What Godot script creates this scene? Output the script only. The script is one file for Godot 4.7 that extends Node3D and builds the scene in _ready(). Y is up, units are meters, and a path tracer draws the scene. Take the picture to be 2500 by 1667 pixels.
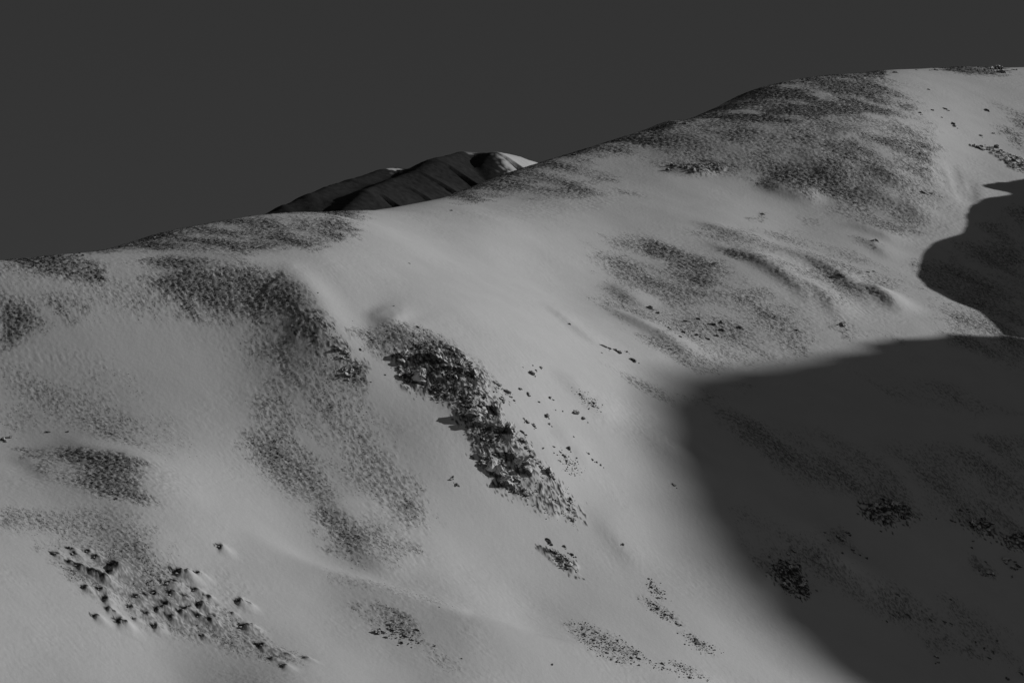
extends Node3D
# A snow-covered mountain side in low winter sun, black and white. Metres, y up; the viewer stands at the origin on the far side of the valley and looks along -z.

const SUN_ELEVATION := 19.0
const GRID_X := -520.0
const GRID_D := 1000.0
const GRID_CELL := 22.0
const GRID_W := 60
const GRID_N := 77
# surveyed heights of the mountain side in decimetres, one row per 22 m of distance
const HEIGHTS := [
	[-1663,-1655,-1648,-1645,-1644,-1646,-1652,-1662,-1676,-1693,-1713,-1735,-1759,-1783,-1808,-1833,-1859,-1886,-1917,-1952,-1992,-2038,-2089,-2145,-2206,-2269,-2334,-2399,-2465,-2529,-2592,-2653,-2711,-2767,-2819,-2869,-2916,-2960,-3001,-3040,-3076,-3109,-3140,-3169,-3195,-3219,-3242,-3262,-3281,-3297,-3313,-3326,-3339,-3349,-3359,-3367,-3375,-3381,-3387,-3392],
	[-1595,-1585,-1578,-1573,-1571,-1573,-1578,-1587,-1600,-1616,-1636,-1659,-1683,-1708,-1732,-1756,-1779,-1804,-1832,-1865,-1905,-1951,-2005,-2064,-2128,-2195,-2264,-2333,-2402,-2469,-2534,-2597,-2657,-2713,-2767,-2817,-2865,-2909,-2950,-2989,-3025,-3058,-3089,-3118,-3144,-3168,-3190,-3210,-3229,-3245,-3260,-3274,-3286,-3296,-3306,-3314,-3321,-3327,-3333,-3338],
	[-1527,-1516,-1507,-1500,-1497,-1498,-1503,-1511,-1523,-1539,-1558,-1581,-1605,-1630,-1655,-1678,-1699,-1721,-1746,-1777,-1816,-1863,-1919,-1981,-2049,-2120,-2193,-2267,-2339,-2409,-2476,-2541,-2602,-2659,-2713,-2764,-2812,-2857,-2898,-2937,-2973,-3007,-3037,-3066,-3092,-3116,-3138,-3158,-3176,-3192,-3207,-3220,-3232,-3242,-3251,-3259,-3266,-3273,-3278,-3283],
	[-1459,-1446,-1435,-1427,-1423,-1423,-1427,-1435,-1446,-1461,-1478,-1499,-1523,-1548,-1574,-1597,-1618,-1637,-1659,-1688,-1726,-1774,-1831,-1897,-1969,-2044,-2122,-2199,-2275,-2348,-2418,-2483,-2546,-2604,-2659,-2710,-2759,-2803,-2845,-2884,-2920,-2953,-2984,-3012,-3038,-3062,-3084,-3104,-3122,-3138,-3152,-3165,-3177,-3187,-3196,-3204,-3211,-3217,-3222,-3227],
	[-1390,-1375,-1363,-1354,-1349,-1348,-1351,-1358,-1368,-1381,-1396,-1413,-1433,-1457,-1484,-1512,-1536,-1554,-1573,-1600,-1637,-1685,-1743,-1811,-1887,-1968,-2050,-2132,-2211,-2286,-2358,-2425,-2488,-2548,-2603,-2655,-2703,-2748,-2790,-2829,-2865,-2899,-2929,-2957,-2983,-3007,-3028,-3048,-3066,-3082,-3096,-3109,-3120,-3130,-3139,-3147,-3154,-3159,-3164,-3169],
	[-1322,-1304,-1290,-1279,-1273,-1271,-1274,-1281,-1290,-1300,-1310,-1320,-1332,-1350,-1379,-1419,-1453,-1472,-1490,-1515,-1551,-1596,-1654,-1725,-1806,-1891,-1978,-2063,-2145,-2223,-2296,-2365,-2429,-2489,-2545,-2597,-2646,-2691,-2733,-2772,-2808,-2842,-2872,-2900,-2926,-2950,-2971,-2991,-3008,-3024,-3038,-3051,-3062,-3072,-3081,-3088,-3095,-3101,-3106,-3110],
	[-1253,-1233,-1216,-1203,-1195,-1192,-1195,-1201,-1210,-1218,-1222,-1223,-1223,-1230,-1259,-1315,-1364,-1395,-1413,-1439,-1470,-1510,-1568,-1641,-1724,-1813,-1904,-1992,-2077,-2157,-2232,-2302,-2367,-2428,-2484,-2537,-2586,-2632,-2674,-2713,-2749,-2783,-2813,-2841,-2867,-2890,-2912,-2931,-2949,-2964,-2978,-2991,-3002,-3012,-3021,-3028,-3035,-3040,-3045,-3049],
	[-1185,-1161,-1141,-1126,-1116,-1112,-1113,-1119,-1127,-1133,-1133,-1124,-1110,-1101,-1129,-1210,-1278,-1324,-1358,-1376,-1393,-1430,-1487,-1560,-1644,-1735,-1829,-1920,-2007,-2088,-2165,-2235,-2301,-2363,-2420,-2474,-2523,-2569,-2612,-2651,-2687,-2721,-2751,-2779,-2805,-2829,-2850,-2869,-2887,-2903,-2917,-2929,-2940,-2950,-2959,-2966,-2972,-2978,-2983,-2987],
	[-1117,-1090,-1066,-1047,-1035,-1028,-1029,-1033,-1040,-1044,-1041,-1026,-1002,-984,-1013,-1106,-1183,-1248,-1312,-1318,-1312,-1359,-1416,-1483,-1564,-1656,-1752,-1844,-1932,-2014,-2092,-2164,-2231,-2294,-2353,-2407,-2457,-2504,-2547,-2586,-2623,-2656,-2687,-2715,-2741,-2764,-2786,-2805,-2823,-2839,-2853,-2865,-2876,-2886,-2895,-2902,-2908,-2914,-2919,-2923],
	[-1051,-1019,-991,-968,-951,-942,-940,-943,-948,-951,-945,-929,-904,-888,-920,-997,-1076,-1154,-1251,-1246,-1232,-1302,-1357,-1407,-1482,-1578,-1672,-1762,-1850,-1933,-2012,-2086,-2155,-2220,-2281,-2336,-2388,-2435,-2478,-2518,-2555,-2588,-2619,-2648,-2674,-2698,-2719,-2739,-2756,-2772,-2786,-2799,-2810,-2820,-2829,-2836,-2843,-2848,-2853,-2858],
	[-987,-949,-915,-887,-866,-852,-847,-848,-851,-853,-848,-834,-816,-811,-846,-902,-973,-1051,-1131,-1150,-1176,-1242,-1307,-1325,-1404,-1493,-1584,-1674,-1761,-1844,-1924,-2001,-2073,-2141,-2204,-2261,-2314,-2362,-2406,-2446,-2483,-2517,-2549,-2578,-2604,-2628,-2650,-2670,-2688,-2704,-2718,-2731,-2742,-2752,-2761,-2768,-2775,-2781,-2786,-2791],
	[-926,-882,-841,-806,-778,-759,-750,-747,-749,-751,-749,-740,-731,-736,-775,-827,-893,-944,-1002,-1059,-1110,-1176,-1228,-1269,-1330,-1412,-1494,-1583,-1663,-1744,-1827,-1908,-1985,-2056,-2121,-2181,-2235,-2284,-2329,-2370,-2408,-2443,-2475,-2505,-2531,-2556,-2578,-2598,-2617,-2633,-2647,-2660,-2672,-2682,-2691,-2699,-2705,-2711,-2717,-2721],
	[-870,-818,-769,-726,-690,-664,-648,-642,-643,-648,-651,-649,-648,-661,-703,-749,-807,-834,-887,-967,-1063,-1116,-1150,-1170,-1240,-1326,-1409,-1489,-1552,-1635,-1723,-1808,-1888,-1963,-2031,-2094,-2151,-2202,-2248,-2291,-2330,-2366,-2398,-2429,-2456,-2481,-2504,-2524,-2543,-2560,-2575,-2588,-2600,-2610,-2619,-2627,-2634,-2640,-2646,-2651],
	[-819,-759,-701,-649,-603,-568,-544,-533,-534,-543,-555,-565,-573,-592,-632,-668,-695,-700,-766,-858,-989,-1001,-1019,-1046,-1167,-1226,-1305,-1371,-1432,-1524,-1614,-1701,-1784,-1861,-1934,-2000,-2060,-2113,-2162,-2207,-2247,-2285,-2319,-2350,-2378,-2404,-2427,-2448,-2467,-2484,-2499,-2513,-2525,-2536,-2545,-2553,-2561,-2567,-2573,-2578],
	[-775,-706,-640,-577,-520,-473,-439,-421,-420,-435,-462,-491,-514,-534,-561,-591,-582,-578,-666,-749,-850,-864,-907,-987,-1103,-1119,-1175,-1251,-1335,-1418,-1502,-1587,-1671,-1751,-1827,-1897,-1960,-2018,-2070,-2118,-2161,-2201,-2236,-2268,-2297,-2324,-2348,-2369,-2389,-2406,-2422,-2436,-2449,-2460,-2469,-2478,-2486,-2492,-2498,-2504],
	[-740,-663,-586,-513,-444,-384,-337,-308,-303,-324,-368,-424,-468,-487,-509,-537,-507,-504,-590,-668,-727,-755,-809,-902,-990,-1041,-1090,-1153,-1228,-1302,-1387,-1471,-1553,-1633,-1711,-1784,-1852,-1915,-1973,-2026,-2072,-2114,-2151,-2184,-2214,-2241,-2266,-2288,-2308,-2326,-2342,-2357,-2370,-2381,-2392,-2401,-2409,-2416,-2422,-2428],
	[-715,-630,-545,-461,-380,-307,-245,-202,-186,-207,-265,-351,-423,-435,-466,-467,-440,-449,-514,-588,-611,-634,-690,-770,-846,-926,-997,-1051,-1116,-1187,-1271,-1358,-1435,-1509,-1586,-1659,-1734,-1805,-1871,-1929,-1980,-2024,-2063,-2097,-2128,-2156,-2182,-2204,-2225,-2244,-2261,-2276,-2289,-2301,-2312,-2321,-2330,-2337,-2344,-2351],
	[-700,-608,-516,-424,-333,-246,-169,-110,-78,-86,-146,-245,-331,-349,-372,-361,-357,-370,-406,-451,-471,-493,-518,-573,-684,-774,-868,-938,-1006,-1075,-1153,-1241,-1318,-1386,-1458,-1528,-1609,-1691,-1765,-1829,-1885,-1932,-1972,-2008,-2040,-2069,-2095,-2119,-2140,-2160,-2177,-2193,-2207,-2219,-2230,-2240,-2249,-2257,-2265,-2272],
	[-697,-601,-503,-404,-305,-209,-119,-42,9,27,-13,-108,-186,-206,-220,-219,-230,-245,-272,-279,-285,-316,-320,-384,-505,-610,-716,-805,-883,-958,-1033,-1116,-1196,-1266,-1336,-1405,-1486,-1574,-1656,-1727,-1786,-1837,-1880,-1917,-1950,-1980,-2007,-2031,-2053,-2073,-2091,-2108,-2122,-2135,-2147,-2157,-2167,-2175,-2183,-2191],
	[-705,-606,-506,-404,-300,-197,-98,-9,62,102,94,40,-13,-26,-28,-35,-53,-86,-112,-109,-61,-100,-176,-237,-325,-466,-578,-674,-753,-830,-907,-985,-1065,-1140,-1213,-1283,-1363,-1455,-1544,-1621,-1686,-1740,-1785,-1824,-1858,-1889,-1917,-1942,-1964,-1985,-2004,-2021,-2036,-2050,-2062,-2073,-2083,-2092,-2101,-2109],
	[-725,-626,-525,-422,-317,-212,-108,-10,76,142,180,193,187,174,180,164,138,103,89,95,113,41,-52,-93,-186,-341,-457,-555,-630,-704,-777,-854,-931,-1009,-1085,-1157,-1237,-1334,-1429,-1512,-1582,-1640,-1689,-1729,-1765,-1796,-1825,-1850,-1874,-1895,-1914,-1932,-1948,-1962,-1975,-1987,-1997,-2007,-2016,-2025],
	[-756,-658,-558,-457,-354,-249,-145,-42,57,148,230,302,347,345,335,319,296,285,281,269,231,157,99,27,-88,-230,-350,-451,-523,-591,-658,-727,-801,-876,-954,-1028,-1108,-1208,-1309,-1400,-1476,-1539,-1590,-1633,-1670,-1702,-1731,-1757,-1781,-1803,-1823,-1842,-1858,-1873,-1886,-1899,-1910,-1920,-1930,-1939],
	[-797,-701,-604,-505,-406,-304,-202,-97,12,122,227,318,368,379,390,401,394,395,393,386,347,272,212,123,1,-133,-258,-360,-429,-491,-553,-611,-675,-744,-821,-896,-973,-1075,-1183,-1282,-1366,-1435,-1491,-1536,-1574,-1607,-1636,-1663,-1688,-1710,-1731,-1750,-1767,-1782,-1796,-1809,-1821,-1832,-1843,-1853],
	[-846,-753,-659,-564,-468,-370,-270,-167,-53,66,178,272,336,374,404,422,431,441,442,445,420,341,274,189,76,-52,-178,-272,-338,-398,-457,-506,-560,-620,-690,-762,-832,-932,-1049,-1159,-1254,-1329,-1389,-1437,-1477,-1510,-1540,-1567,-1592,-1615,-1637,-1656,-1674,-1690,-1705,-1719,-1731,-1743,-1754,-1765],
	[-902,-813,-722,-630,-537,-442,-343,-239,-127,-10,102,201,282,347,397,434,470,476,468,477,452,389,315,237,134,12,-106,-187,-250,-309,-363,-410,-459,-511,-565,-627,-687,-783,-910,-1033,-1138,-1222,-1286,-1337,-1378,-1413,-1443,-1471,-1496,-1519,-1541,-1561,-1579,-1596,-1612,-1626,-1640,-1652,-1664,-1675],
	[-964,-877,-789,-700,-610,-516,-419,-316,-207,-96,14,118,214,302,383,458,514,518,513,525,504,444,360,279,181,66,-39,-109,-172,-226,-271,-314,-362,-409,-455,-505,-553,-638,-771,-905,-1021,-1112,-1182,-1236,-1278,-1314,-1345,-1373,-1398,-1422,-1444,-1465,-1484,-1501,-1518,-1533,-1547,-1560,-1573,-1585],
	[-1029,-945,-859,-773,-684,-592,-496,-395,-291,-184,-76,31,137,244,354,461,543,576,580,586,555,497,403,315,217,111,23,-40,-100,-150,-182,-216,-263,-308,-353,-399,-439,-507,-638,-778,-902,-1001,-1076,-1133,-1178,-1214,-1245,-1274,-1299,-1324,-1346,-1367,-1387,-1405,-1422,-1438,-1453,-1467,-1480,-1493],
	[-1097,-1015,-931,-846,-758,-667,-573,-475,-374,-270,-163,-55,56,175,306,430,533,596,625,639,604,529,433,343,247,149,78,25,-34,-69,-93,-120,-160,-204,-249,-296,-336,-390,-512,-654,-783,-888,-969,-1029,-1076,-1113,-1145,-1174,-1200,-1224,-1247,-1269,-1289,-1308,-1325,-1342,-1357,-1372,-1387,-1401],
	[-1166,-1086,-1003,-919,-833,-743,-650,-554,-454,-352,-246,-136,-21,104,246,381,496,581,630,652,626,542,459,380,283,190,132,96,54,28,5,-20,-55,-97,-141,-189,-232,-279,-391,-532,-665,-776,-861,-925,-973,-1012,-1044,-1073,-1099,-1124,-1147,-1169,-1190,-1209,-1227,-1245,-1261,-1277,-1292,-1307],
	[-1235,-1156,-1075,-992,-906,-817,-725,-629,-530,-428,-321,-208,-87,45,184,322,448,551,625,661,644,578,508,439,339,250,195,174,155,137,110,82,46,6,-36,-80,-125,-169,-272,-412,-549,-664,-753,-820,-870,-909,-942,-971,-998,-1022,-1046,-1068,-1090,-1110,-1129,-1147,-1164,-1180,-1197,-1213],
	[-1304,-1226,-1146,-1063,-978,-889,-796,-701,-602,-499,-390,-274,-150,-18,122,261,394,512,605,665,669,623,568,518,417,332,270,252,247,236,210,175,137,98,59,20,-22,-64,-156,-295,-435,-553,-645,-714,-766,-806,-840,-869,-895,-920,-944,-967,-988,-1009,-1029,-1048,-1066,-1083,-1100,-1117],
	[-1370,-1294,-1215,-1133,-1047,-958,-865,-769,-670,-565,-455,-337,-212,-79,59,199,336,465,575,656,694,667,628,585,498,419,351,329,326,322,296,253,215,178,141,106,68,31,-49,-183,-323,-443,-537,-608,-661,-703,-736,-765,-792,-817,-841,-864,-886,-908,-928,-948,-967,-985,-1003,-1021],
	[-1434,-1359,-1280,-1199,-1113,-1023,-930,-834,-734,-629,-518,-399,-273,-140,-1,139,279,417,540,638,692,686,669,647,576,501,433,405,398,396,369,322,285,248,213,179,145,112,48,-77,-213,-334,-429,-502,-556,-598,-632,-662,-688,-713,-738,-761,-783,-805,-826,-847,-867,-886,-906,-925],
	[-1495,-1420,-1342,-1261,-1174,-1084,-992,-897,-797,-691,-579,-459,-332,-198,-59,83,227,370,503,614,690,717,707,683,634,573,513,487,474,466,436,391,354,316,281,248,215,184,134,24,-106,-224,-321,-395,-450,-493,-528,-557,-584,-609,-633,-657,-680,-702,-724,-745,-766,-787,-808,-828],
	[-1552,-1477,-1399,-1318,-1231,-1142,-1051,-957,-858,-752,-639,-518,-389,-255,-115,30,177,323,466,592,689,741,736,705,676,639,591,568,551,536,501,460,427,386,352,321,288,258,219,124,2,-114,-211,-287,-344,-388,-422,-452,-478,-503,-528,-552,-575,-598,-621,-643,-666,-687,-709,-731],
	[-1606,-1531,-1453,-1371,-1285,-1197,-1108,-1015,-918,-813,-698,-576,-445,-309,-167,-21,129,279,430,570,683,752,764,739,717,694,661,645,627,607,566,526,503,463,432,404,370,338,307,228,113,-2,-101,-178,-237,-282,-317,-346,-372,-397,-422,-446,-470,-494,-517,-541,-564,-587,-610,-633],
	[-1657,-1582,-1504,-1423,-1339,-1253,-1163,-1074,-978,-872,-756,-631,-499,-362,-218,-70,83,239,396,546,675,766,791,769,756,750,733,715,699,678,632,590,580,551,526,500,464,430,402,337,227,112,11,-69,-130,-175,-210,-239,-265,-290,-314,-339,-364,-388,-413,-438,-463,-487,-512,-536],
	[-1706,-1631,-1554,-1475,-1393,-1308,-1221,-1132,-1038,-930,-811,-684,-551,-412,-268,-118,38,197,359,517,660,767,811,798,798,812,798,781,765,746,705,664,662,650,628,604,568,532,505,453,346,228,124,41,-21,-67,-102,-131,-157,-182,-206,-231,-257,-283,-309,-335,-361,-387,-413,-439],
	[-1753,-1679,-1603,-1525,-1445,-1362,-1276,-1187,-1093,-982,-861,-734,-601,-462,-316,-165,-9,153,318,481,633,757,831,848,851,864,857,844,832,814,782,759,760,757,736,713,677,641,612,570,466,346,238,152,88,42,7,-22,-48,-72,-98,-123,-150,-177,-204,-232,-260,-287,-315,-343],
	[-1798,-1725,-1651,-1574,-1495,-1412,-1327,-1236,-1136,-1026,-906,-781,-649,-510,-365,-213,-56,106,272,438,599,742,852,899,903,917,914,910,906,885,867,875,877,881,864,826,783,748,718,684,585,464,353,265,200,153,118,89,63,38,12,-15,-42,-71,-100,-129,-158,-188,-218,-247],
	[-1842,-1770,-1696,-1620,-1542,-1459,-1373,-1280,-1180,-1069,-951,-828,-697,-559,-414,-262,-104,58,224,391,557,715,850,941,973,977,973,977,988,980,983,1004,1009,1019,1002,931,877,847,816,788,699,580,469,380,314,267,231,202,175,149,122,94,65,35,4,-27,-58,-90,-121,-152],
	[-1883,-1812,-1739,-1664,-1585,-1503,-1416,-1323,-1222,-1114,-998,-876,-746,-608,-463,-311,-153,9,174,342,510,676,830,959,1036,1054,1052,1052,1074,1092,1116,1133,1141,1146,1119,1028,963,935,904,880,806,695,587,498,432,383,347,317,289,261,233,203,172,140,108,75,41,8,-26,-59],
	[-1923,-1852,-1780,-1705,-1626,-1544,-1457,-1364,-1264,-1157,-1044,-923,-794,-657,-512,-360,-202,-40,125,292,461,629,790,933,1042,1112,1134,1137,1166,1198,1230,1245,1253,1248,1214,1125,1048,1017,987,964,906,806,704,618,552,503,465,433,403,374,344,312,279,245,210,175,139,104,68,32],
	[-1960,-1890,-1817,-1743,-1664,-1582,-1495,-1403,-1304,-1199,-1087,-968,-841,-705,-560,-408,-250,-89,76,242,410,577,738,885,1014,1119,1186,1225,1261,1284,1303,1321,1338,1331,1301,1226,1138,1096,1066,1046,1003,916,823,741,675,625,584,550,518,486,454,420,384,348,311,273,235,198,160,122],
	[-1995,-1925,-1853,-1778,-1700,-1618,-1531,-1439,-1342,-1238,-1128,-1011,-886,-751,-606,-454,-297,-136,27,192,357,521,678,827,966,1091,1195,1276,1322,1331,1360,1390,1407,1399,1377,1320,1235,1179,1148,1127,1097,1025,941,864,800,748,705,667,633,598,562,526,488,449,409,369,329,289,249,209],
	[-2028,-1958,-1885,-1811,-1733,-1651,-1564,-1473,-1377,-1274,-1165,-1049,-925,-792,-648,-498,-342,-183,-22,140,301,460,615,764,909,1044,1167,1268,1334,1375,1418,1441,1465,1465,1451,1409,1335,1271,1239,1218,1194,1136,1061,988,924,870,825,784,746,708,669,630,589,547,505,463,420,378,336,293],
	[-2058,-1988,-1915,-1841,-1763,-1681,-1595,-1504,-1408,-1307,-1198,-1083,-960,-828,-687,-539,-386,-229,-71,88,245,400,552,701,846,987,1118,1235,1331,1409,1470,1506,1535,1538,1526,1493,1438,1374,1342,1320,1298,1249,1180,1110,1046,991,942,898,857,815,774,731,687,643,598,553,508,463,419,374],
	[-2086,-2016,-1943,-1868,-1791,-1709,-1623,-1533,-1437,-1336,-1228,-1113,-991,-861,-722,-578,-428,-274,-119,36,190,342,491,638,782,924,1061,1192,1313,1422,1520,1584,1607,1611,1602,1575,1530,1480,1452,1428,1406,1363,1298,1229,1164,1107,1056,1009,964,919,874,828,781,734,686,639,592,545,498,452],
	[-2112,-2041,-1969,-1894,-1816,-1734,-1649,-1558,-1463,-1362,-1255,-1141,-1020,-891,-756,-614,-468,-318,-166,-14,137,286,432,577,720,862,1003,1145,1286,1421,1547,1637,1666,1674,1667,1647,1613,1578,1554,1531,1508,1471,1408,1341,1277,1218,1165,1115,1067,1018,970,920,870,820,770,720,671,622,573,525],
	[-2136,-2065,-1992,-1917,-1839,-1757,-1672,-1581,-1486,-1385,-1279,-1166,-1046,-920,-787,-649,-506,-359,-210,-62,86,232,377,520,662,805,948,1098,1253,1400,1533,1631,1686,1711,1717,1713,1685,1658,1638,1617,1597,1566,1508,1444,1381,1323,1268,1215,1163,1111,1059,1007,954,901,849,796,745,694,644,594],
	[-2157,-2086,-2014,-1938,-1860,-1778,-1692,-1602,-1507,-1407,-1301,-1189,-1071,-947,-817,-682,-542,-398,-253,-108,37,181,324,467,610,754,902,1057,1214,1363,1494,1599,1673,1718,1744,1759,1744,1724,1706,1689,1671,1642,1592,1535,1477,1419,1363,1308,1252,1197,1142,1086,1031,975,921,867,813,761,709,657],
	[-2177,-2106,-2033,-1958,-1879,-1797,-1711,-1621,-1526,-1426,-1321,-1210,-1094,-972,-845,-713,-575,-435,-293,-151,-10,132,274,416,560,708,859,1014,1169,1314,1444,1554,1642,1707,1753,1779,1784,1775,1760,1747,1728,1701,1662,1615,1561,1505,1448,1390,1332,1274,1216,1158,1100,1043,986,930,876,822,768,716],
	[-2195,-2124,-2051,-1975,-1897,-1815,-1729,-1639,-1544,-1445,-1340,-1230,-1116,-995,-870,-741,-606,-469,-331,-193,-55,84,225,368,513,661,812,965,1116,1258,1387,1502,1601,1682,1744,1787,1810,1810,1804,1792,1774,1752,1723,1683,1634,1580,1522,1462,1402,1341,1280,1220,1161,1102,1044,987,931,876,822,769],
	[-2212,-2141,-2067,-1991,-1913,-1831,-1745,-1655,-1561,-1462,-1358,-1250,-1136,-1018,-895,-767,-635,-502,-369,-235,-100,37,177,319,464,613,763,912,1058,1197,1326,1445,1552,1644,1720,1777,1815,1833,1836,1823,1811,1798,1776,1741,1694,1640,1582,1521,1459,1397,1335,1273,1212,1153,1094,1036,980,924,870,816],
	[-2227,-2156,-2082,-2006,-1928,-1846,-1760,-1670,-1576,-1478,-1375,-1268,-1156,-1039,-918,-794,-665,-535,-407,-277,-145,-10,128,270,415,562,710,857,1000,1136,1264,1386,1498,1598,1684,1753,1804,1836,1846,1844,1844,1837,1819,1785,1739,1686,1627,1566,1503,1440,1378,1316,1254,1194,1135,1077,1021,965,911,857],
	[-2241,-2169,-2096,-2020,-1941,-1859,-1774,-1685,-1591,-1494,-1392,-1286,-1176,-1061,-943,-821,-697,-572,-447,-320,-190,-58,79,220,365,511,657,801,942,1076,1205,1327,1441,1546,1639,1718,1780,1824,1851,1865,1873,1868,1847,1812,1767,1714,1656,1596,1534,1471,1409,1347,1286,1227,1168,1111,1054,999,945,892],
	[-2254,-2182,-2108,-2033,-1954,-1872,-1787,-1698,-1606,-1509,-1408,-1304,-1196,-1083,-968,-850,-730,-609,-487,-363,-236,-105,30,171,314,459,604,746,885,1018,1146,1268,1382,1490,1588,1673,1744,1800,1842,1872,1889,1883,1857,1821,1776,1725,1669,1610,1550,1489,1428,1368,1308,1249,1192,1136,1080,1026,973,920],
	[-2266,-2194,-2120,-2044,-1966,-1884,-1799,-1711,-1619,-1524,-1424,-1322,-1215,-1106,-993,-879,-762,-644,-525,-404,-280,-151,-18,122,265,409,552,692,829,960,1087,1208,1323,1431,1532,1622,1700,1764,1816,1854,1879,1871,1843,1809,1765,1717,1664,1608,1551,1493,1435,1377,1319,1263,1207,1152,1099,1046,994,942],
	[-2277,-2205,-2131,-2055,-1977,-1896,-1811,-1724,-1633,-1538,-1440,-1339,-1235,-1127,-1018,-906,-793,-678,-561,-443,-321,-195,-63,76,219,361,502,640,773,903,1028,1148,1263,1371,1472,1565,1646,1715,1770,1809,1830,1825,1804,1773,1735,1691,1642,1591,1539,1485,1430,1375,1321,1267,1214,1161,1110,1059,1008,958],
	[-2287,-2215,-2141,-2066,-1987,-1907,-1823,-1736,-1646,-1552,-1456,-1356,-1254,-1149,-1041,-932,-821,-709,-594,-478,-358,-234,-105,35,176,316,454,588,719,846,969,1088,1201,1309,1409,1502,1584,1653,1707,1743,1759,1758,1743,1718,1686,1648,1606,1561,1513,1464,1414,1364,1313,1262,1212,1162,1113,1064,1016,969],
	[-2296,-2224,-2151,-2075,-1997,-1917,-1834,-1747,-1658,-1566,-1471,-1373,-1272,-1169,-1064,-957,-848,-737,-624,-508,-389,-266,-136,1,138,274,406,537,664,788,909,1026,1137,1243,1343,1434,1514,1581,1631,1662,1675,1675,1665,1646,1621,1591,1556,1517,1476,1433,1388,1342,1296,1249,1203,1156,1110,1064,1018,973],
	[-2305,-2233,-2160,-2084,-2007,-1927,-1844,-1759,-1670,-1579,-1485,-1389,-1290,-1188,-1085,-979,-872,-763,-651,-536,-417,-293,-165,-31,103,232,359,484,608,729,847,961,1071,1174,1271,1359,1436,1500,1546,1573,1582,1581,1575,1564,1546,1523,1496,1464,1430,1392,1353,1313,1271,1229,1186,1143,1100,1057,1014,972],
	[-2313,-2241,-2168,-2093,-2016,-1937,-1854,-1770,-1682,-1592,-1499,-1404,-1306,-1207,-1105,-1001,-895,-786,-675,-561,-443,-321,-194,-65,63,187,309,431,551,669,784,895,1001,1101,1194,1277,1350,1409,1454,1475,1481,1479,1480,1474,1463,1448,1427,1403,1375,1344,1311,1276,1239,1201,1163,1124,1084,1045,1005,966],
	[-2321,-2249,-2176,-2102,-2025,-1946,-1864,-1780,-1694,-1604,-1513,-1419,-1323,-1224,-1123,-1021,-916,-808,-698,-585,-469,-349,-227,-103,19,139,257,375,492,607,718,826,928,1024,1112,1190,1257,1310,1348,1370,1378,1381,1383,1381,1376,1367,1353,1336,1314,1290,1262,1233,1201,1168,1134,1099,1063,1027,991,955],
	[-2328,-2257,-2184,-2110,-2033,-1955,-1874,-1791,-1705,-1617,-1526,-1433,-1338,-1241,-1142,-1040,-936,-830,-721,-610,-496,-379,-261,-142,-25,91,205,320,433,544,653,756,854,944,1026,1098,1158,1206,1241,1263,1275,1282,1286,1288,1288,1284,1276,1264,1249,1230,1208,1184,1158,1130,1100,1069,1038,1005,973,940],
	[-2335,-2264,-2191,-2118,-2042,-1964,-1883,-1801,-1716,-1629,-1539,-1447,-1353,-1257,-1159,-1059,-956,-851,-744,-635,-523,-410,-296,-182,-69,44,155,265,375,482,587,686,779,863,938,1003,1057,1101,1133,1156,1170,1181,1189,1195,1198,1199,1196,1190,1180,1167,1151,1132,1111,1087,1062,1035,1008,979,950,921],
	[-2342,-2271,-2199,-2125,-2050,-1972,-1893,-1811,-1727,-1640,-1552,-1461,-1368,-1273,-1176,-1077,-976,-873,-768,-661,-552,-442,-332,-221,-112,-3,105,212,317,422,522,617,703,781,849,907,955,994,1024,1048,1065,1079,1091,1101,1108,1113,1115,1114,1109,1101,1090,1076,1060,1041,1020,998,974,950,924,898],
	[-2348,-2278,-2206,-2133,-2058,-1981,-1902,-1821,-1737,-1652,-1564,-1475,-1383,-1290,-1194,-1096,-997,-895,-792,-687,-581,-474,-367,-260,-154,-48,57,160,262,363,459,548,629,700,761,812,854,888,916,940,960,977,993,1007,1018,1028,1034,1037,1038,1034,1028,1019,1007,993,976,958,938,917,895,873],
	[-2354,-2284,-2213,-2140,-2066,-1989,-1911,-1831,-1748,-1664,-1577,-1489,-1398,-1306,-1212,-1115,-1018,-918,-817,-715,-611,-507,-403,-299,-195,-92,10,110,209,306,397,482,557,621,674,717,752,782,809,833,855,876,896,913,929,943,953,961,965,967,965,960,952,942,930,915,899,882,864,844],
	[-2360,-2291,-2220,-2147,-2074,-1998,-1920,-1841,-1759,-1675,-1590,-1503,-1413,-1322,-1229,-1135,-1039,-941,-842,-742,-641,-540,-439,-337,-237,-136,-37,61,157,249,337,417,486,544,589,624,652,678,702,727,752,777,800,822,842,859,873,885,893,899,901,900,897,890,882,871,859,845,830,814],
	[-2366,-2297,-2227,-2155,-2082,-2006,-1930,-1851,-1770,-1687,-1603,-1517,-1429,-1339,-1248,-1155,-1061,-965,-868,-771,-672,-574,-475,-376,-278,-180,-84,11,104,193,276,352,417,468,505,532,553,575,599,625,653,680,707,733,756,777,795,810,822,831,837,840,840,838,833,826,817,806,795,782],
	[-2372,-2303,-2233,-2162,-2090,-2015,-1939,-1861,-1781,-1700,-1616,-1531,-1445,-1356,-1267,-1175,-1083,-989,-895,-800,-704,-608,-511,-415,-320,-225,-132,-40,49,134,213,285,345,392,423,441,456,475,499,527,558,588,619,647,674,698,719,737,753,765,774,781,784,785,784,780,774,767,758,748],
	[-2378,-2310,-2240,-2170,-2098,-2024,-1949,-1871,-1793,-1712,-1630,-1546,-1461,-1374,-1286,-1196,-1106,-1014,-922,-829,-736,-642,-548,-455,-362,-271,-180,-92,-7,74,148,214,270,314,342,353,361,380,407,437,469,502,535,566,595,622,646,667,685,700,712,722,729,733,734,733,731,726,721,714],
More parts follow.
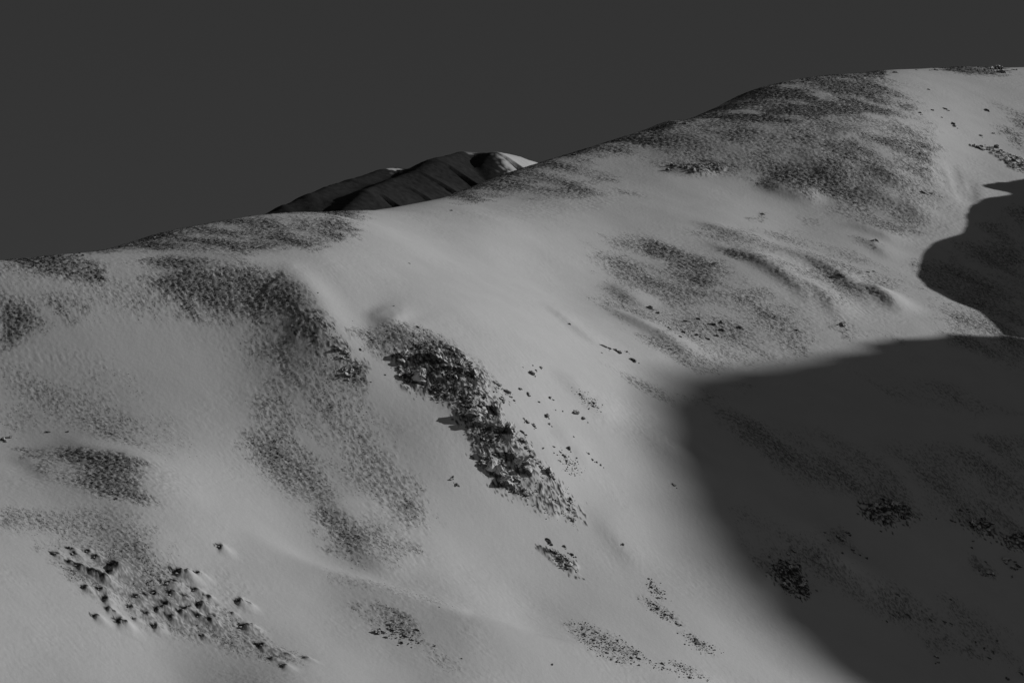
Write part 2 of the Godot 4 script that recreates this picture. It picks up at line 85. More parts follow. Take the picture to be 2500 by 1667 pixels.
	[-2384,-2316,-2247,-2177,-2106,-2033,-1958,-1882,-1804,-1725,-1644,-1561,-1477,-1392,-1306,-1218,-1129,-1040,-950,-859,-768,-677,-586,-496,-406,-317,-231,-146,-65,11,80,142,192,231,256,269,279,298,324,354,388,422,456,489,520,549,575,599,619,637,652,664,674,680,685,687,687,685,682,678],
	[-2390,-2323,-2255,-2185,-2114,-2042,-1968,-1893,-1816,-1738,-1658,-1577,-1494,-1411,-1326,-1240,-1153,-1066,-978,-889,-801,-712,-624,-537,-450,-365,-282,-202,-125,-54,11,68,114,150,174,191,206,225,250,280,313,347,382,416,449,479,507,533,555,575,593,607,619,629,636,641,643,644,644,642],
	[-2396,-2330,-2262,-2193,-2123,-2051,-1978,-1904,-1828,-1751,-1672,-1593,-1511,-1429,-1346,-1262,-1177,-1092,-1006,-920,-834,-748,-663,-578,-495,-413,-334,-258,-185,-119,-58,-6,37,71,97,117,135,156,181,211,243,278,313,347,381,412,442,469,493,515,535,552,566,578,587,594,600,603,605,606],
	[-2403,-2336,-2269,-2201,-2131,-2061,-1989,-1915,-1840,-1764,-1687,-1608,-1529,-1448,-1367,-1285,-1202,-1118,-1035,-951,-868,-784,-702,-620,-540,-462,-386,-314,-246,-183,-127,-78,-37,-4,23,46,67,90,116,145,177,211,246,281,315,348,378,407,433,457,478,497,514,528,539,549,556,562,567,570],
]
# folds of the ground: height, width on the shaded and on the sunny side, line as x, z pairs
const FOLDS := [
	[5.2,11,24,[-67.3,-1442.6,-52.7,-1440,-34.2,-1429.5,-21.4,-1417,-10.6,-1402.4,5.3,-1392.2,24.2,-1373]],
	[3.8,15,11,[-120.7,-1472.9,-102,-1470.5,-91.6,-1453.3,-83.3,-1435.5,-71.7,-1420.8,-65.8,-1409.7]],
	[2.2,10,12,[-160.8,-1466.1,-142.9,-1471.5,-120.9,-1475.6,-98.7,-1476.1]],
	[5.5,30,11,[-112.8,-1296.8,-89.5,-1291,-64.8,-1284.6,-40.2,-1276.1,-16,-1268.8,8,-1271.7,32.2,-1277.3,64.8,-1284.4,97.4,-1287.2]],
	[3,6,16,[45,-1634.8,56.9,-1612.8,71.6,-1594.4,82.4,-1580.9,90.6,-1550.4]],
	[3.2,6,13,[104.2,-1755.2,115.5,-1733,127.2,-1722.8,138.9,-1702.9,150.1,-1680.7,157.7,-1649.8]],
	[1.8,5,9,[150,-1698.6,160.5,-1679,166.2,-1655.1,167.9,-1640.4]],
	[1.5,5,9,[97.3,-1783.4,113.7,-1771.3,125.1,-1763.4,139.4,-1750.6]],
	[2.2,7,12,[194.5,-1861.7,211,-1849,227.7,-1839.7,238.4,-1819.7]],
	[1.6,6,10,[185.5,-1818,205.6,-1801.7,216.4,-1783]],
	[1.3,5,9,[187.7,-1797.1,199.2,-1783.8,209.1,-1758.6]],
	[1.6,6,12,[206,-1884.8,218.2,-1872.8,228.8,-1848.7]],
	[1.6,7,12,[161.9,-1901.1,174.5,-1889.3,186.2,-1868.6,193.8,-1855]],
	[1.5,6,10,[53.7,-1455.8,71,-1450.4,84.7,-1445.6,96.7,-1436.7]],
	[1.4,6,8,[130.3,-1410.1,143.8,-1409,153.8,-1407.3]],
	[1.5,8,14,[-167.2,-1279.9,-151.7,-1274.3,-138.5,-1266.4,-128.4,-1256.6]],
	[1.5,7,12,[-71.3,-1323.2,-61.9,-1314.7,-52,-1304.5,-41,-1296]],
	[1.2,6,12,[-79.8,-1348.7,-69.4,-1336.9,-58.6,-1326.5]],
	[1.0,5,9,[15.3,-1417.5,26.2,-1415.7,37,-1408.2]],
	[1.3,6,10,[31,-1386.1,40.2,-1379.1,47.8,-1368.7,57.1,-1355.1]],
	[3.0,6,11,[138.4,-1759.2,150.2,-1748.3,161.9,-1737.8,173.4,-1719,182.3,-1693.7,191.5,-1666.6]],
	[4,6,10,[181.2,-1706.7,190.7,-1695.7,197.2,-1681.2,203.4,-1665.8]],
	[2,6,12,[49.2,-1668.8,59.7,-1648,70.2,-1632.6]],
	[1.2,5,10,[16.1,-1581.7,27.1,-1554.9,39.4,-1539.9,57.1,-1536.7]],
	[1.6,6,12,[16.3,-1464.6,27.6,-1462.8,37.3,-1457.2,48.3,-1449.4]],
	[3,7,14,[140.1,-1867.8,153.6,-1856.6,170.5,-1845.3,180.9,-1842.5]],
	[2,5,10,[86,-1885.9,105.6,-1878.2,121,-1878.9]],
	[2.5,8,9,[78.7,-2002,100.9,-1963.8,119.8,-1962.5,151.6,-1945.7]],
	[1.3,5,6,[184,-1912,194,-1919.8,205.6,-1923.7,214,-1916.1]],
	[1.2,5,6,[101,-1381.4,108.9,-1380.8,115.6,-1372.9]],
	[3,10,12,[115.3,-1435.7,125.3,-1431.1,135.4,-1427.8,147.6,-1413.2,163.5,-1403.4,179.6,-1396.8]],
	[1.3,6,22,[-207.5,-1353.6,-194.2,-1333.8,-180,-1310.5]],
	[1.2,9,8,[-204.9,-1353.8,-182.2,-1354.8,-153.1,-1340.2,-134,-1330.4]],
	[-1.2,4,4,[258.9,-1920.2,258.1,-1880.2,258.3,-1842.8]],
	[-1.0,4,4,[267.4,-1901.2,263.9,-1863.3,264.3,-1841.1]],
	[-0.8,4,4,[249.4,-1911.2,250.5,-1877.6,252.1,-1856]],
	[1.2,5,14,[-66.4,-1454.7,-55.6,-1447.3,-48.4,-1442.1]],
]
# patches of ground: density, kind (0 grass and scree through thin snow, 1 wind crust, 2 bedrock), softness of the edge, outline
const PATCHES := [
	[0.75,0,6.5,[-239.2,-1517.5,-235.8,-1519,-222.3,-1527,-191.9,-1537.7,-182.6,-1474.1,-184.4,-1454.7,-197.7,-1454.6,-206.5,-1457.2,-218.3,-1451.8,-228.3,-1448.1]],
	[0.66,0,9.1,[-199.2,-1549,-167.8,-1603,-141.3,-1624,-125.6,-1633,-102.4,-1657,-80,-1714,-75.4,-1573.7,-82.7,-1525.6,-92.9,-1502.7,-104.7,-1510,-121.4,-1481.1,-140.2,-1482,-154.8,-1496.6,-173.4,-1494.2]],
	[0.6,0,7.8,[-176.8,-1475.9,-156.1,-1491.1,-136,-1477.2,-113.6,-1476.2,-128.1,-1471.8,-153.7,-1468.2]],
	[0.82,0,6.5,[-168.4,-1462.4,-156.8,-1465.9,-139.5,-1469.5,-107.8,-1472.9,-100.3,-1467.1,-92.3,-1452.8,-88,-1439.2,-79.9,-1432.1,-73.2,-1422.8,-66.7,-1416.1,-66.2,-1405.5,-79.2,-1407.6,-93.5,-1418.1,-101,-1426.9,-104.9,-1433.6,-123.1,-1444.1,-128.1,-1437.5,-137.9,-1438.4,-145.1,-1441,-152.8,-1447.8,-156.3,-1455,-163.5,-1456.1]],
	[1.0,0,7.8,[-103.5,-1439.4,-94.5,-1441.3,-86.8,-1433.3,-80.9,-1425,-78.4,-1413.3,-85.4,-1411.6,-93,-1417.8,-99.8,-1425.8]],
	[0.9,0,7.8,[-227.3,-1442.2,-201.4,-1445.9,-192.3,-1440.4,-192.7,-1432.8,-199.1,-1429.2,-210.7,-1424,-223.6,-1418.4]],
	[0.42,0,11.7,[-117.4,-1432.6,-98.9,-1426.6,-79.9,-1408.1,-67.1,-1401.1,-50.8,-1388.5,-55.8,-1383.8,-60.8,-1376.9,-79.2,-1395,-101.4,-1411.2,-123.9,-1424.3]],
	[0.5,0,10.4,[-105.2,-1413.6,-90.7,-1410.1,-73.9,-1395.6,-61.4,-1391.3,-52.4,-1386.3,-53.9,-1379.9,-43,-1362.5,-35.6,-1346.2,-42.2,-1337.7,-59.7,-1351.6,-66,-1342,-89.8,-1343.4,-103.9,-1350.8,-112.9,-1356,-114.3,-1373,-106.7,-1386.9,-111.3,-1400.4]],
	[0.5,0,7.8,[-82.8,-1339.2,-70.8,-1337.7,-59.1,-1338.6,-48.6,-1328.8,-41.5,-1316.5,-50.9,-1302.6,-62.3,-1300.1,-74.5,-1312.9,-78.4,-1323]],
	[0.5,0,5.2,[-46.8,-1326.5,-38.4,-1323.2,-39,-1317.3,-44,-1316.7]],
	[0.66,0,5.2,[-206.3,-1354.5,-180.4,-1351.2,-156,-1337.4,-149.9,-1329.6,-150.5,-1318.2,-146.4,-1309.4,-138.8,-1297.9,-148.2,-1297.6,-160.9,-1299.5,-177.9,-1308.8,-186.7,-1317.6,-195.5,-1333.9]],
	[0.42,0,9.1,[-202.1,-1282,-172.6,-1292.9,-153.6,-1290.8,-140,-1280.3,-134,-1270.2,-141.2,-1263.5,-143.2,-1254.3,-136.5,-1247.9,-143.3,-1244,-148.8,-1250.2,-158.5,-1269.7,-173.6,-1264,-184.8,-1269.3,-199.4,-1264.9]],
	[0.3,0,9.1,[-215.2,-1387.2,-192.6,-1388.7,-172.9,-1385.1,-158.5,-1366.2,-141.3,-1349.7,-153.3,-1351,-180.9,-1366,-206.2,-1374.1]],
	[0.5,0,3.9,[-183.7,-1257.6,-177.5,-1257,-169.2,-1249.6,-161.1,-1242.5,-165.6,-1240.1,-172.4,-1246.6,-179,-1250.7]],
	[0.5,0,3.9,[-121.5,-1236.5,-115.8,-1238.8,-108.6,-1232,-104.5,-1225.6,-105.3,-1221,-111.2,-1221.9,-116.5,-1227.5]],
	[0.3,0,5.2,[-149.3,-1254.3,-140,-1258,-136.1,-1250.1,-137.5,-1246.5,-144.4,-1243.5]],
	[0.95,0,7.8,[-67.7,-1437.1,-50.6,-1443.7,-33.2,-1445.3,-19.1,-1437.6,-12.1,-1425.9,-21.7,-1421.5,-32.8,-1427.3,-46.6,-1427.1,-51.9,-1424,-58.3,-1428.4,-64.6,-1429.9]],
	[0.6,0,3.9,[-64.2,-1271.1,-53.8,-1272.5,-41.3,-1267.6,-36.2,-1259.2,-36.5,-1249.5,-41.9,-1248.2,-47.4,-1250.8,-51.2,-1253,-56.3,-1259]],
	[0.32,0,7.8,[-36,-1250.6,-28.7,-1251,-17.8,-1243.9,-22.4,-1235.3,-31.5,-1241.5]],
	[0.22,0,6.5,[-73.4,-1293.3,-54.6,-1292.7,-35.8,-1287.3,-23.2,-1278.9,-35.5,-1277.3,-54.1,-1279.2,-72.7,-1281.8]],
	[0.42,0,11.7,[43.9,-1715.2,57.4,-1747.3,74.9,-1742.6,94.5,-1731.5,109.8,-1709.6,122.6,-1681.2,138.5,-1658.5,148.3,-1634.2,151,-1621.3,141.5,-1601.8,124.9,-1588,105.1,-1577.6,92.1,-1551.6,77.8,-1563.9,64.5,-1571.9,53.6,-1608.2,44.1,-1631.1,52.4,-1667.8,44.6,-1677.2]],
	[0.75,0,7.8,[69.9,-1743.8,86,-1730,105.8,-1711.8,116.3,-1684.6,130.5,-1657.9,138.4,-1638.4,126.6,-1628.6,117.2,-1640,106.4,-1656.7,91.3,-1672.5,80.5,-1701.4,66.6,-1703]],
	[0.7,0,3.2,[45.1,-1636.1,51,-1625.3,59.5,-1601.1,68.3,-1588.2,77.1,-1581.8,68.1,-1583.7,57.9,-1597.5,49.1,-1615]],
	[0.6,0,3.9,[49.2,-1671.2,55.2,-1657.1,65.6,-1637.4,61,-1639.8,53.4,-1651.2]],
	[0.6,0,5.2,[101.2,-1776,113.5,-1767.7,124.9,-1759.6,117.1,-1757.7,104,-1766.3]],
	[0.7,0,5.2,[130.6,-1803.8,142.2,-1818.3,136.2,-1796.8]],
	[0.3,0,6.5,[158.9,-1818.9,169.4,-1818.5,164.4,-1802.1]],
	[0.62,0,3.9,[114.5,-1730.5,127.8,-1730.3,139.4,-1708.3,149.1,-1679.2,141.1,-1689.6,128.4,-1705.5,115.5,-1721.6]],
	[0.5,0,3.9,[149.1,-1745.1,161.7,-1735.4,173.6,-1712.9,168,-1714,156.9,-1728.8]],
	[0.85,0,3.9,[181.1,-1697.7,194,-1688.4,200.6,-1674.8,199.2,-1671,189.4,-1684.3]],
	[0.45,0,6.5,[187.4,-1789.6,199.4,-1788.4,203.5,-1771.8,195.2,-1773.5]],
	[0.4,0,6.5,[160.9,-1650.3,173,-1644,180.4,-1639.7,197,-1644.7,195.2,-1629.6,183.9,-1635.6,167,-1624.3]],
	[0.5,0,7.8,[11.7,-1848.9,42.8,-1845.5,80.5,-1831.6,74.8,-1823.1,61,-1830.5,41.9,-1808.3,11.4,-1809.1]],
	[0.92,0,6.5,[73.9,-2002,88.8,-2011,125.4,-2071,178.4,-2095,215.9,-2116,238.7,-2137,250,-2146,234.2,-2052.5,239.5,-2005.8,248.1,-2004.8,242.9,-1970.2,229,-1965.7,199.6,-1956.5,169.9,-1940.4,142.3,-1947.4,114.8,-1958.6,100.6,-1958,85.2,-1930.2]],
	[0.7,0,5.2,[273.8,-2170,297.2,-2188,319.6,-2197,335.8,-2206,319.6,-2106,305.5,-2100.1,285,-2098.8]],
	[0.55,0,6.5,[90.1,-1915.2,116,-1932.1,141.8,-1914.2,129.6,-1898.8,137.8,-1884.7,133.6,-1877.6,124.1,-1883.9,110.6,-1886.3,92.2,-1882.8]],
	[0.88,0,7.8,[140.3,-1869.7,151.9,-1879.4,163.7,-1900.8,176.2,-1907.1,234.4,-1931.6,251.3,-1932.8,242,-1882.5,227.3,-1873.3,220.2,-1890.3,202.1,-1891.6,195.3,-1870.2,179.3,-1844.1,165.9,-1843.7,144.6,-1855.3]],
	[0.5,0,18.2,[88.8,-2011,126.4,-2071,178.4,-2095,227.4,-2128,249.2,-2005.5,251.3,-1932.8,235.4,-1824,210.5,-1807,178.6,-1836.7,139.8,-1863.4,133.7,-1879.5,100.9,-1876,84,-1903.5,76.5,-1946.9]],
	[0.92,0,6.5,[141.2,-1869.6,151.7,-1877.5,172,-1862.1,178.5,-1845.6,168.4,-1841.8,153.2,-1851.4]],
	[0.42,0,7.8,[180.9,-1861.2,207.3,-1855.9,227.4,-1837.3,233.8,-1818.6,218.6,-1801.9,201,-1800,187.4,-1836.9]],
	[0.72,0,5.2,[160.3,-1915.2,168.4,-1923.4,180.7,-1915.4,176.2,-1907.1,165.1,-1906.4]],
	[0.6,0,7.8,[298.8,-2000.8,311.4,-2019.8,321.1,-2032,310.3,-1963.6,303.6,-1988]],
	[0.42,0,7.8,[301.8,-2040.8,320.3,-2027,319.1,-2019.7,305,-2029.5]],
	[0.6,0,5.2,[195.4,-1820.5,205.9,-1804.5,201,-1800]],
	[0.45,0,6.5,[187.4,-1794.3,202.5,-1774.3,194.1,-1776.3]],
	[0.8,0,10.4,[9.8,-1945,42.3,-1975,62.9,-1996,88.8,-2011,95.1,-1933.1,70.2,-1918.2,45.5,-1897.9,21.2,-1872.2]],
	[0.55,0,10.4,[-40.3,-1879,0,-1936,45.3,-1889.6,58.7,-1861.9,34.5,-1826.3,0,-1831.3,-28.8,-1759.4]],
	[0.4,0,5.2,[133.6,-1423.9,148.5,-1434.9,152.3,-1418.6,143.9,-1410.7,136.4,-1416.9]],
	[0.5,0,5.2,[158.5,-1388.9,166.6,-1395.5,171.7,-1393.2,167.6,-1387.1,159.9,-1383.8]],
	[0.35,0,5.2,[176.2,-1380.6,186.5,-1388.1,183.6,-1376.3,178.2,-1370.3]],
	[0.55,0,5.2,[195.4,-1389.5,205,-1395.2,208.7,-1388.8,200.2,-1376.4,196.2,-1380.6]],
	[0.3,0,7.8,[130.3,-1487.8,161,-1506.9,178.5,-1501.2,163.1,-1492.9,144.8,-1489.9]],
	[0.4,0,7.8,[222.1,-1547.5,249.4,-1559.2,243.6,-1523,218.5,-1512.1,226,-1528.5]],
	[0.35,0,6.5,[151.9,-1468,172.4,-1480,203.1,-1495.7,205.6,-1487.6,186.4,-1477.6,160.2,-1466.3]],
	[0.5,0,3.9,[198,-1473.4,204.8,-1481.4,209.1,-1481.4,203.7,-1468.6,197.9,-1467.8]],
	[0.3,0,5.2,[101.9,-1393.7,111.8,-1400.1,110.5,-1384.2,102.6,-1385.2]],
	[0.4,0,3.9,[132.1,-1408.1,142.4,-1408.6,153.4,-1403.5,143.3,-1404.6]],
	[0.35,0,5.2,[132.5,-1397.4,139.3,-1397.8,145.8,-1396.1,148.6,-1390.7,140.8,-1392.5]],
	[0.5,0,5.2,[203.5,-1447.2,210.4,-1446.6,214,-1438.1,206.4,-1438.3]],
	[0.35,0,7.8,[44.8,-1512,66.9,-1515.6,89.1,-1519.4,113.4,-1551.5,105.1,-1540.1,80.7,-1500.9,59,-1501.2]],
	[0.42,0,13,[218,-1761.4,299.4,-1872.2,259.9,-1624.8,223.1,-1642.5]],
	[0.25,0,10.4,[162.3,-1590.3,216.8,-1596,250,-1581.9,220.3,-1566.4,182.8,-1569.1]],
	[0.36,0,18.2,[92.3,-1512.9,132.6,-1514.3,168.4,-1507.5,208.1,-1532.6,244.8,-1530.8,235.1,-1470,199.8,-1471,155.9,-1459.2,114.1,-1463.8]],
	[0.34,0,18.2,[103.9,-1421.5,131.1,-1419,164.1,-1408.5,198.2,-1409.4,226,-1412.9,219.6,-1372.9,175,-1387.2,135.1,-1389.3,108.4,-1391.8]],
	[0.58,0,10.4,[-181.2,-1265.6,-156.8,-1266.3,-131.8,-1260.5,-116.2,-1256.4,-95.7,-1226.9,-80.2,-1216.4,-91.5,-1210.3,-113.2,-1224.4,-139.7,-1223.2,-161.6,-1232.5]],
	[0.26,0,15.6,[-228.3,-1448.5,-167,-1462.6,-150.8,-1442,-177.3,-1431.2,-191.7,-1436.2,-225.6,-1431.5]],
	[0.26,0,18.2,[-222,-1408.3,-174.2,-1406.3,-144.3,-1379.9,-137.4,-1345.7,-183.8,-1376.8,-216.2,-1371.3]],
	[0.32,0,15.6,[96.1,-1761.4,158.5,-1794,209,-1744.7,203.7,-1700.8,162.2,-1655.1,134.4,-1707.4]],
	[0.3,0,6.5,[23.5,-1304.1,29.2,-1306.3,38,-1302.9,44.1,-1298.9,51.5,-1294.9,51.7,-1285.6,44.6,-1276.2,38.4,-1274.5,32.3,-1276.1,27.6,-1288.2,24.1,-1299.3]],
	[0.3,0,5.2,[56.7,-1284.4,69.1,-1297.1,78.1,-1289.5,69,-1282.5,62.7,-1281.6,51.6,-1280.3]],
	[0.3,0,5.2,[52.6,-1340.1,59.6,-1336.3,66.4,-1330.2,64.2,-1325.2,59.9,-1329]],
	[0.3,0,5.2,[69.8,-1321.3,76,-1318.6,83.5,-1315.9,78.8,-1311.9,74.4,-1312.5]],
	[1.0,2,2.5,[-49.9,-1424.4,-42.6,-1431.6,-28.9,-1441.2,-20.5,-1436.4,-14.9,-1427.4,-12,-1417.6,-10.6,-1410.1,-16.7,-1406.2,-25.5,-1406.5,-39.2,-1409.2,-48.2,-1413.8,-51.1,-1418.8]],
	[1.0,2,2.5,[-25.5,-1406.5,-16.7,-1407,-11.3,-1407.7,-5.2,-1407.1,-4.5,-1400,0.9,-1400.1,2.3,-1394.9,-0.4,-1391.5,-5.1,-1389.7,-15.1,-1383.3,-17.9,-1391.2,-20.6,-1394.7,-23.4,-1400.1]],
	[1.0,2,2.5,[-15.1,-1383.3,-7.8,-1387.4,0.3,-1391.1,3.6,-1389,0.9,-1385.9,-3.1,-1383.9,0.3,-1380.4,3.6,-1378.2,6.9,-1375.1,6.2,-1373.6,2.9,-1373.7,-4.4,-1373.2,-7.7,-1377.1,-11.7,-1379]],
	[1.0,2,2,[0.9,-1386.2,4.3,-1387.6,8.6,-1384.8,8.3,-1382,5.9,-1380.8,1.9,-1382.6]],
	[0.55,2,2,[-12,-1417.6,-6.6,-1426,-0.4,-1423.7,-2.5,-1420.4,-7.9,-1417.6]],
	[0.6,2,2,[1.6,-1399.6,7.7,-1396,11,-1390.5,18.3,-1387.9,17,-1386.2,10.3,-1388.5,5.6,-1392.1]],
	[0.6,2,3,[7.6,-1382.1,18.3,-1386.8,25.6,-1383.3,27.5,-1377.1,26.1,-1373,20.2,-1375.7,14.8,-1370,8.2,-1374.3]],
	[0.9,2,1.5,[14.6,-1351.2,17.9,-1353.8,24,-1350.3,27.2,-1346.5,25.5,-1342.7,21,-1344,17.2,-1347]],
	[0.9,2,2,[111.5,-1387.7,115.6,-1396.8,121.2,-1399.9,124.7,-1393.2,127,-1385.9,125.8,-1376.5,122.3,-1374.5,117.1,-1374.7,112.8,-1379.6]],
	[0.9,2,2,[159.1,-1456.2,171.2,-1469.7,178.2,-1468.7,180.2,-1461.8,176.9,-1457.8,169.5,-1454.4,167.2,-1447.1,164,-1449.8,159,-1448.8]],
	[0.9,2,2,[207.1,-1472.6,215.2,-1479.7,219.7,-1476,217.1,-1468.1,213.1,-1464.9,208.4,-1466.8]],
	[0.8,2,2,[220.6,-1467.8,231.6,-1478.9,236.2,-1477.1,234.8,-1467.7,223.4,-1462.9]],
	[0.4,2,3,[-96.2,-1437.7,-87.2,-1438.2,-79.9,-1432.1,-72.5,-1422.3,-66.7,-1416.1,-67.2,-1411.8,-74.2,-1414.7,-81.3,-1420.5,-90.5,-1424.4]],
	[0.7,2,2,[97,-1887.4,119.9,-1890.3,120.9,-1877.7,105.3,-1874.2,99.2,-1877.8]],
	[0.7,2,2,[286.5,-1962.7,298.1,-1958.1,311.3,-1946.3,307.7,-1923.9,296.7,-1925,294.2,-1938.6]],
	[0.8,1,8,[-183.4,-1452.1,-167,-1462.6,-151.5,-1448.9,-157.6,-1440.9,-171.5,-1440.5,-182.5,-1445.3]],
	[0.7,1,8,[-223.7,-1419.2,-175.9,-1420.1,-174.2,-1406.3,-201.7,-1408.9,-221.2,-1403.5]],
	[0.8,1,6,[-156.1,-1339,-129.8,-1334.3,-128.6,-1321.9,-137.2,-1300,-150.7,-1319.7]],
	[0.9,1,6,[-132,-1262.1,-108.5,-1272.3,-100.4,-1248.9,-97.7,-1214.3,-111.1,-1233.3,-124.5,-1248.2]],
	[0.8,1,8,[-71.8,-1382.5,-51.7,-1381,-37.8,-1359.4,-34.1,-1319.7,-38.6,-1299.8,-56.5,-1337.4]],
	[0.7,1,8,[-23.2,-1277.5,-4.6,-1251.9,-10.6,-1247.5,-19.8,-1260.2]],
	[0.7,1,10,[22.9,-1464.7,52,-1488.5,79.6,-1466.9,74.7,-1441.7,36.4,-1440.9]],
	[0.6,1,8,[32.3,-1412.2,49.1,-1406.7,51.9,-1389.2,35.3,-1396.5]],
	[0.7,1,10,[240,-1902.4,281.9,-1937.8,281.2,-1871.1,251.5,-1819.5,224.7,-1781.3,210.5,-1807]],
	[0.8,1,8,[128.7,-1741.9,207.6,-1732.9,198,-1652.9,144.3,-1633.1]],
	[0.6,1,8,[-36.6,-1708.3,35.2,-1860.7,81,-1836.2,56.8,-1801.7,-10.8,-1705.5]],
	[0.7,1,8,[95,-1600,151,-1621.3,144.6,-1593.9,92.1,-1551.6]],
]
const OUTCROPS := [
	["rock_rib","upper mass of the dark rock rib throwing long shadows across the gully",60,0.8,2.2,[-49.9,-1424.4,-42.6,-1431.6,-28.9,-1441.2,-20.5,-1436.4,-14.9,-1427.4,-12,-1417.6,-10.6,-1410.1,-16.7,-1406.2,-25.5,-1406.5,-39.2,-1409.2,-48.2,-1413.8,-51.1,-1418.8],[-47.2,-1424.5,4.3,-48.5,-1422.5,2.7,-40,-1415.6,5.5,-42.1,-1417.6,2.7,-33.5,-1426.6,4.8,-30.7,-1425,3.4,-21.7,-1422.6,3.8,-16.2,-1422,3.4,-27.2,-1422.2,2.7]],
	["rock_rib","middle block of the dark rock rib below the narrow snow-dusted neck",60,0.8,2.2,[-25.5,-1406.5,-16.7,-1407,-11.3,-1407.7,-5.2,-1407.1,-4.5,-1400,0.9,-1400.1,2.3,-1394.9,-0.4,-1391.5,-5.1,-1389.7,-15.1,-1383.3,-17.9,-1391.2,-20.6,-1394.7,-23.4,-1400.1],[-6.8,-1404.8,4.7,-16.6,-1398.6,5.4,-14.6,-1396,4,-1.1,-1397.8,4,-5.1,-1396.5,3.4,-12.6,-1401,3.4]],
	["rock_rib","lower jagged end of the dark rock rib with pointed shadows on the snow",55,0.8,2.0,[-15.1,-1383.3,-7.8,-1387.4,0.3,-1391.1,3.6,-1389,0.9,-1385.9,-3.1,-1383.9,0.3,-1380.4,3.6,-1378.2,6.9,-1375.1,6.2,-1373.6,2.9,-1373.7,-4.4,-1373.2,-7.7,-1377.1,-11.7,-1379],[-12.7,-1383.1,3.3,-8.4,-1380,4.7,-5.7,-1378.6,4,-3.1,-1375.5,5.3,-0.4,-1387.4,4,5.9,-1375,2.3,1.6,-1378.9,2.7]],
	["rock_outcrop","thick dark block split off the lower rock rib by a snow chute",12,0.8,2.0,[0.9,-1386.2,4.3,-1387.6,8.6,-1384.8,8.3,-1382,5.9,-1380.8,1.9,-1382.6],[4.3,-1384.8,5.3,6.6,-1383,4,2.9,-1385.8,3.3]],
	["rock_outcrop","broken line of rocks along the sunny edge of the rock rib",26,0.7,1.8,[0.9,-1400.1,7.7,-1396.4,11,-1390.5,18.3,-1387.9,17,-1386.2,10.3,-1388.5,5.6,-1392.1],[16.3,-1387,2.9]],
	["rock_outcrop","small slanting outcrop alone on smooth snow below the long rock rib",20,0.9,2.2,[14.9,-1351.1,17.9,-1353.5,23.7,-1349.9,26.9,-1346.1,25.5,-1342.9,21,-1344.3,17.2,-1347.3],[]],
	["rock_outcrop","dark oval rock outcrop at the edge of the shadowed hollow",42,1.2,3.2,[111.8,-1387.9,115.5,-1396.3,121.2,-1399.3,124.3,-1393,126.7,-1385.7,125.5,-1376.9,122.4,-1375.1,117.1,-1375.2,113.2,-1380.6],[]],
	["rock_outcrop","small snow-topped rock just above the oval outcrop in shadow",6,1.2,2.2,[117.8,-1402.8,120.1,-1406.2,123.3,-1408.2,122.2,-1403.8,119.4,-1402.1],[]],
	["rock_outcrop","broad square-cut dark cliff block deep in the shadowed slope",34,1.4,3.6,[159.4,-1455.8,171.2,-1469.1,178.1,-1468.1,179.8,-1461.6,176.9,-1458.1,169.5,-1455,167.2,-1447.1,164.4,-1450,159.1,-1449.4],[]],
	["rock_outcrop","solid rounded black crag in shadow between two broken rock patches",26,1.4,3.4,[207.4,-1472.2,215.2,-1479.3,219.3,-1475.8,217.1,-1468.4,213.1,-1465.2,208.8,-1467],[]],
	["rock_outcrop","ragged rock patch in shadow beside the rounded black crag",24,1.2,3.0,[221,-1468,231.5,-1478.4,236.2,-1477.1,234.8,-1468.3,223.5,-1463.3],[]],
	["rock_outcrop","pair of broken rocks in shadow below the ragged rock patch",11,1.2,2.8,[220.3,-1454.4,224.6,-1457.2,227.2,-1451.1,224.6,-1447.6,220.9,-1451],[]],
	["rock_outcrop","low rocks in shadow under the solid rounded crag",8,1.0,2.2,[207.9,-1436.4,211.8,-1441.6,213.9,-1439.6,209.5,-1435.2],[]],
	["rock_outcrop","dark isolated rock lump on shadowed snow near the foot of the slope",7,1.2,2.4,[176,-1366.1,179.3,-1368.9,181.2,-1365.8,177.2,-1362.6],[]],
	["rock_outcrop","rocky nose at the end of the speckled left shoulder",26,1.0,2.4,[-78.1,-1424,-73.2,-1422.1,-66.8,-1416.8,-65.9,-1412.1,-70.3,-1405,-74,-1410.8,-76.4,-1417.6],[]],
	["rock_outcrop","snow-plastered crags under the brow of the speckled upper slope",26,1.3,3.2,[97.7,-1884.8,104.5,-1891.6,113.4,-1888.6,120.8,-1889.2,119.1,-1877.4,106.2,-1873.5,100.1,-1877.6],[]],
	["rock_outcrop","two crags at the lower edge of the speckled band on the upper slope",6,1.3,2.6,[88.9,-1889.5,94.3,-1889.2,95.6,-1877.7,90.2,-1879.4],[]],
	["rock_outcrop","thin rock ledge crossing the bright snowfield below the summit",40,1.2,3.0,[274.4,-1958.1,286.5,-1963.3,296.4,-1956.7,306.4,-1943.7,308.2,-1927,297.5,-1923.9,293.8,-1936.1,286,-1952.8],[]],
	["rock_outcrop","jagged little summit rock with snow on one side on the skyline",14,1.6,3.4,[310.1,-2117.5,316,-2129.6,322,-2132.5,323.2,-2123.4,318,-2115.6,310.3,-2112.2],[319.2,-2140.8,2.3,321.4,-2142,2.1,316,-2137.2,1.9,323.3,-2140.8,1.4]],
	["rock_outcrop","cluster of square rocks on the snow hummock of the lower slope",9,0.8,1.8,[-53,-1253.5,-51.3,-1256.9,-47,-1253.9,-47.1,-1250.9,-49.9,-1251.2],[]],
	["rock_outcrop","dark undercut rock beside the flat snow bench on the left shoulder",7,1.0,2.4,[-214.9,-1363,-211.5,-1365.6,-206.9,-1365.1,-207,-1362.3,-211,-1360.5,-214.5,-1360.8],[]],
]
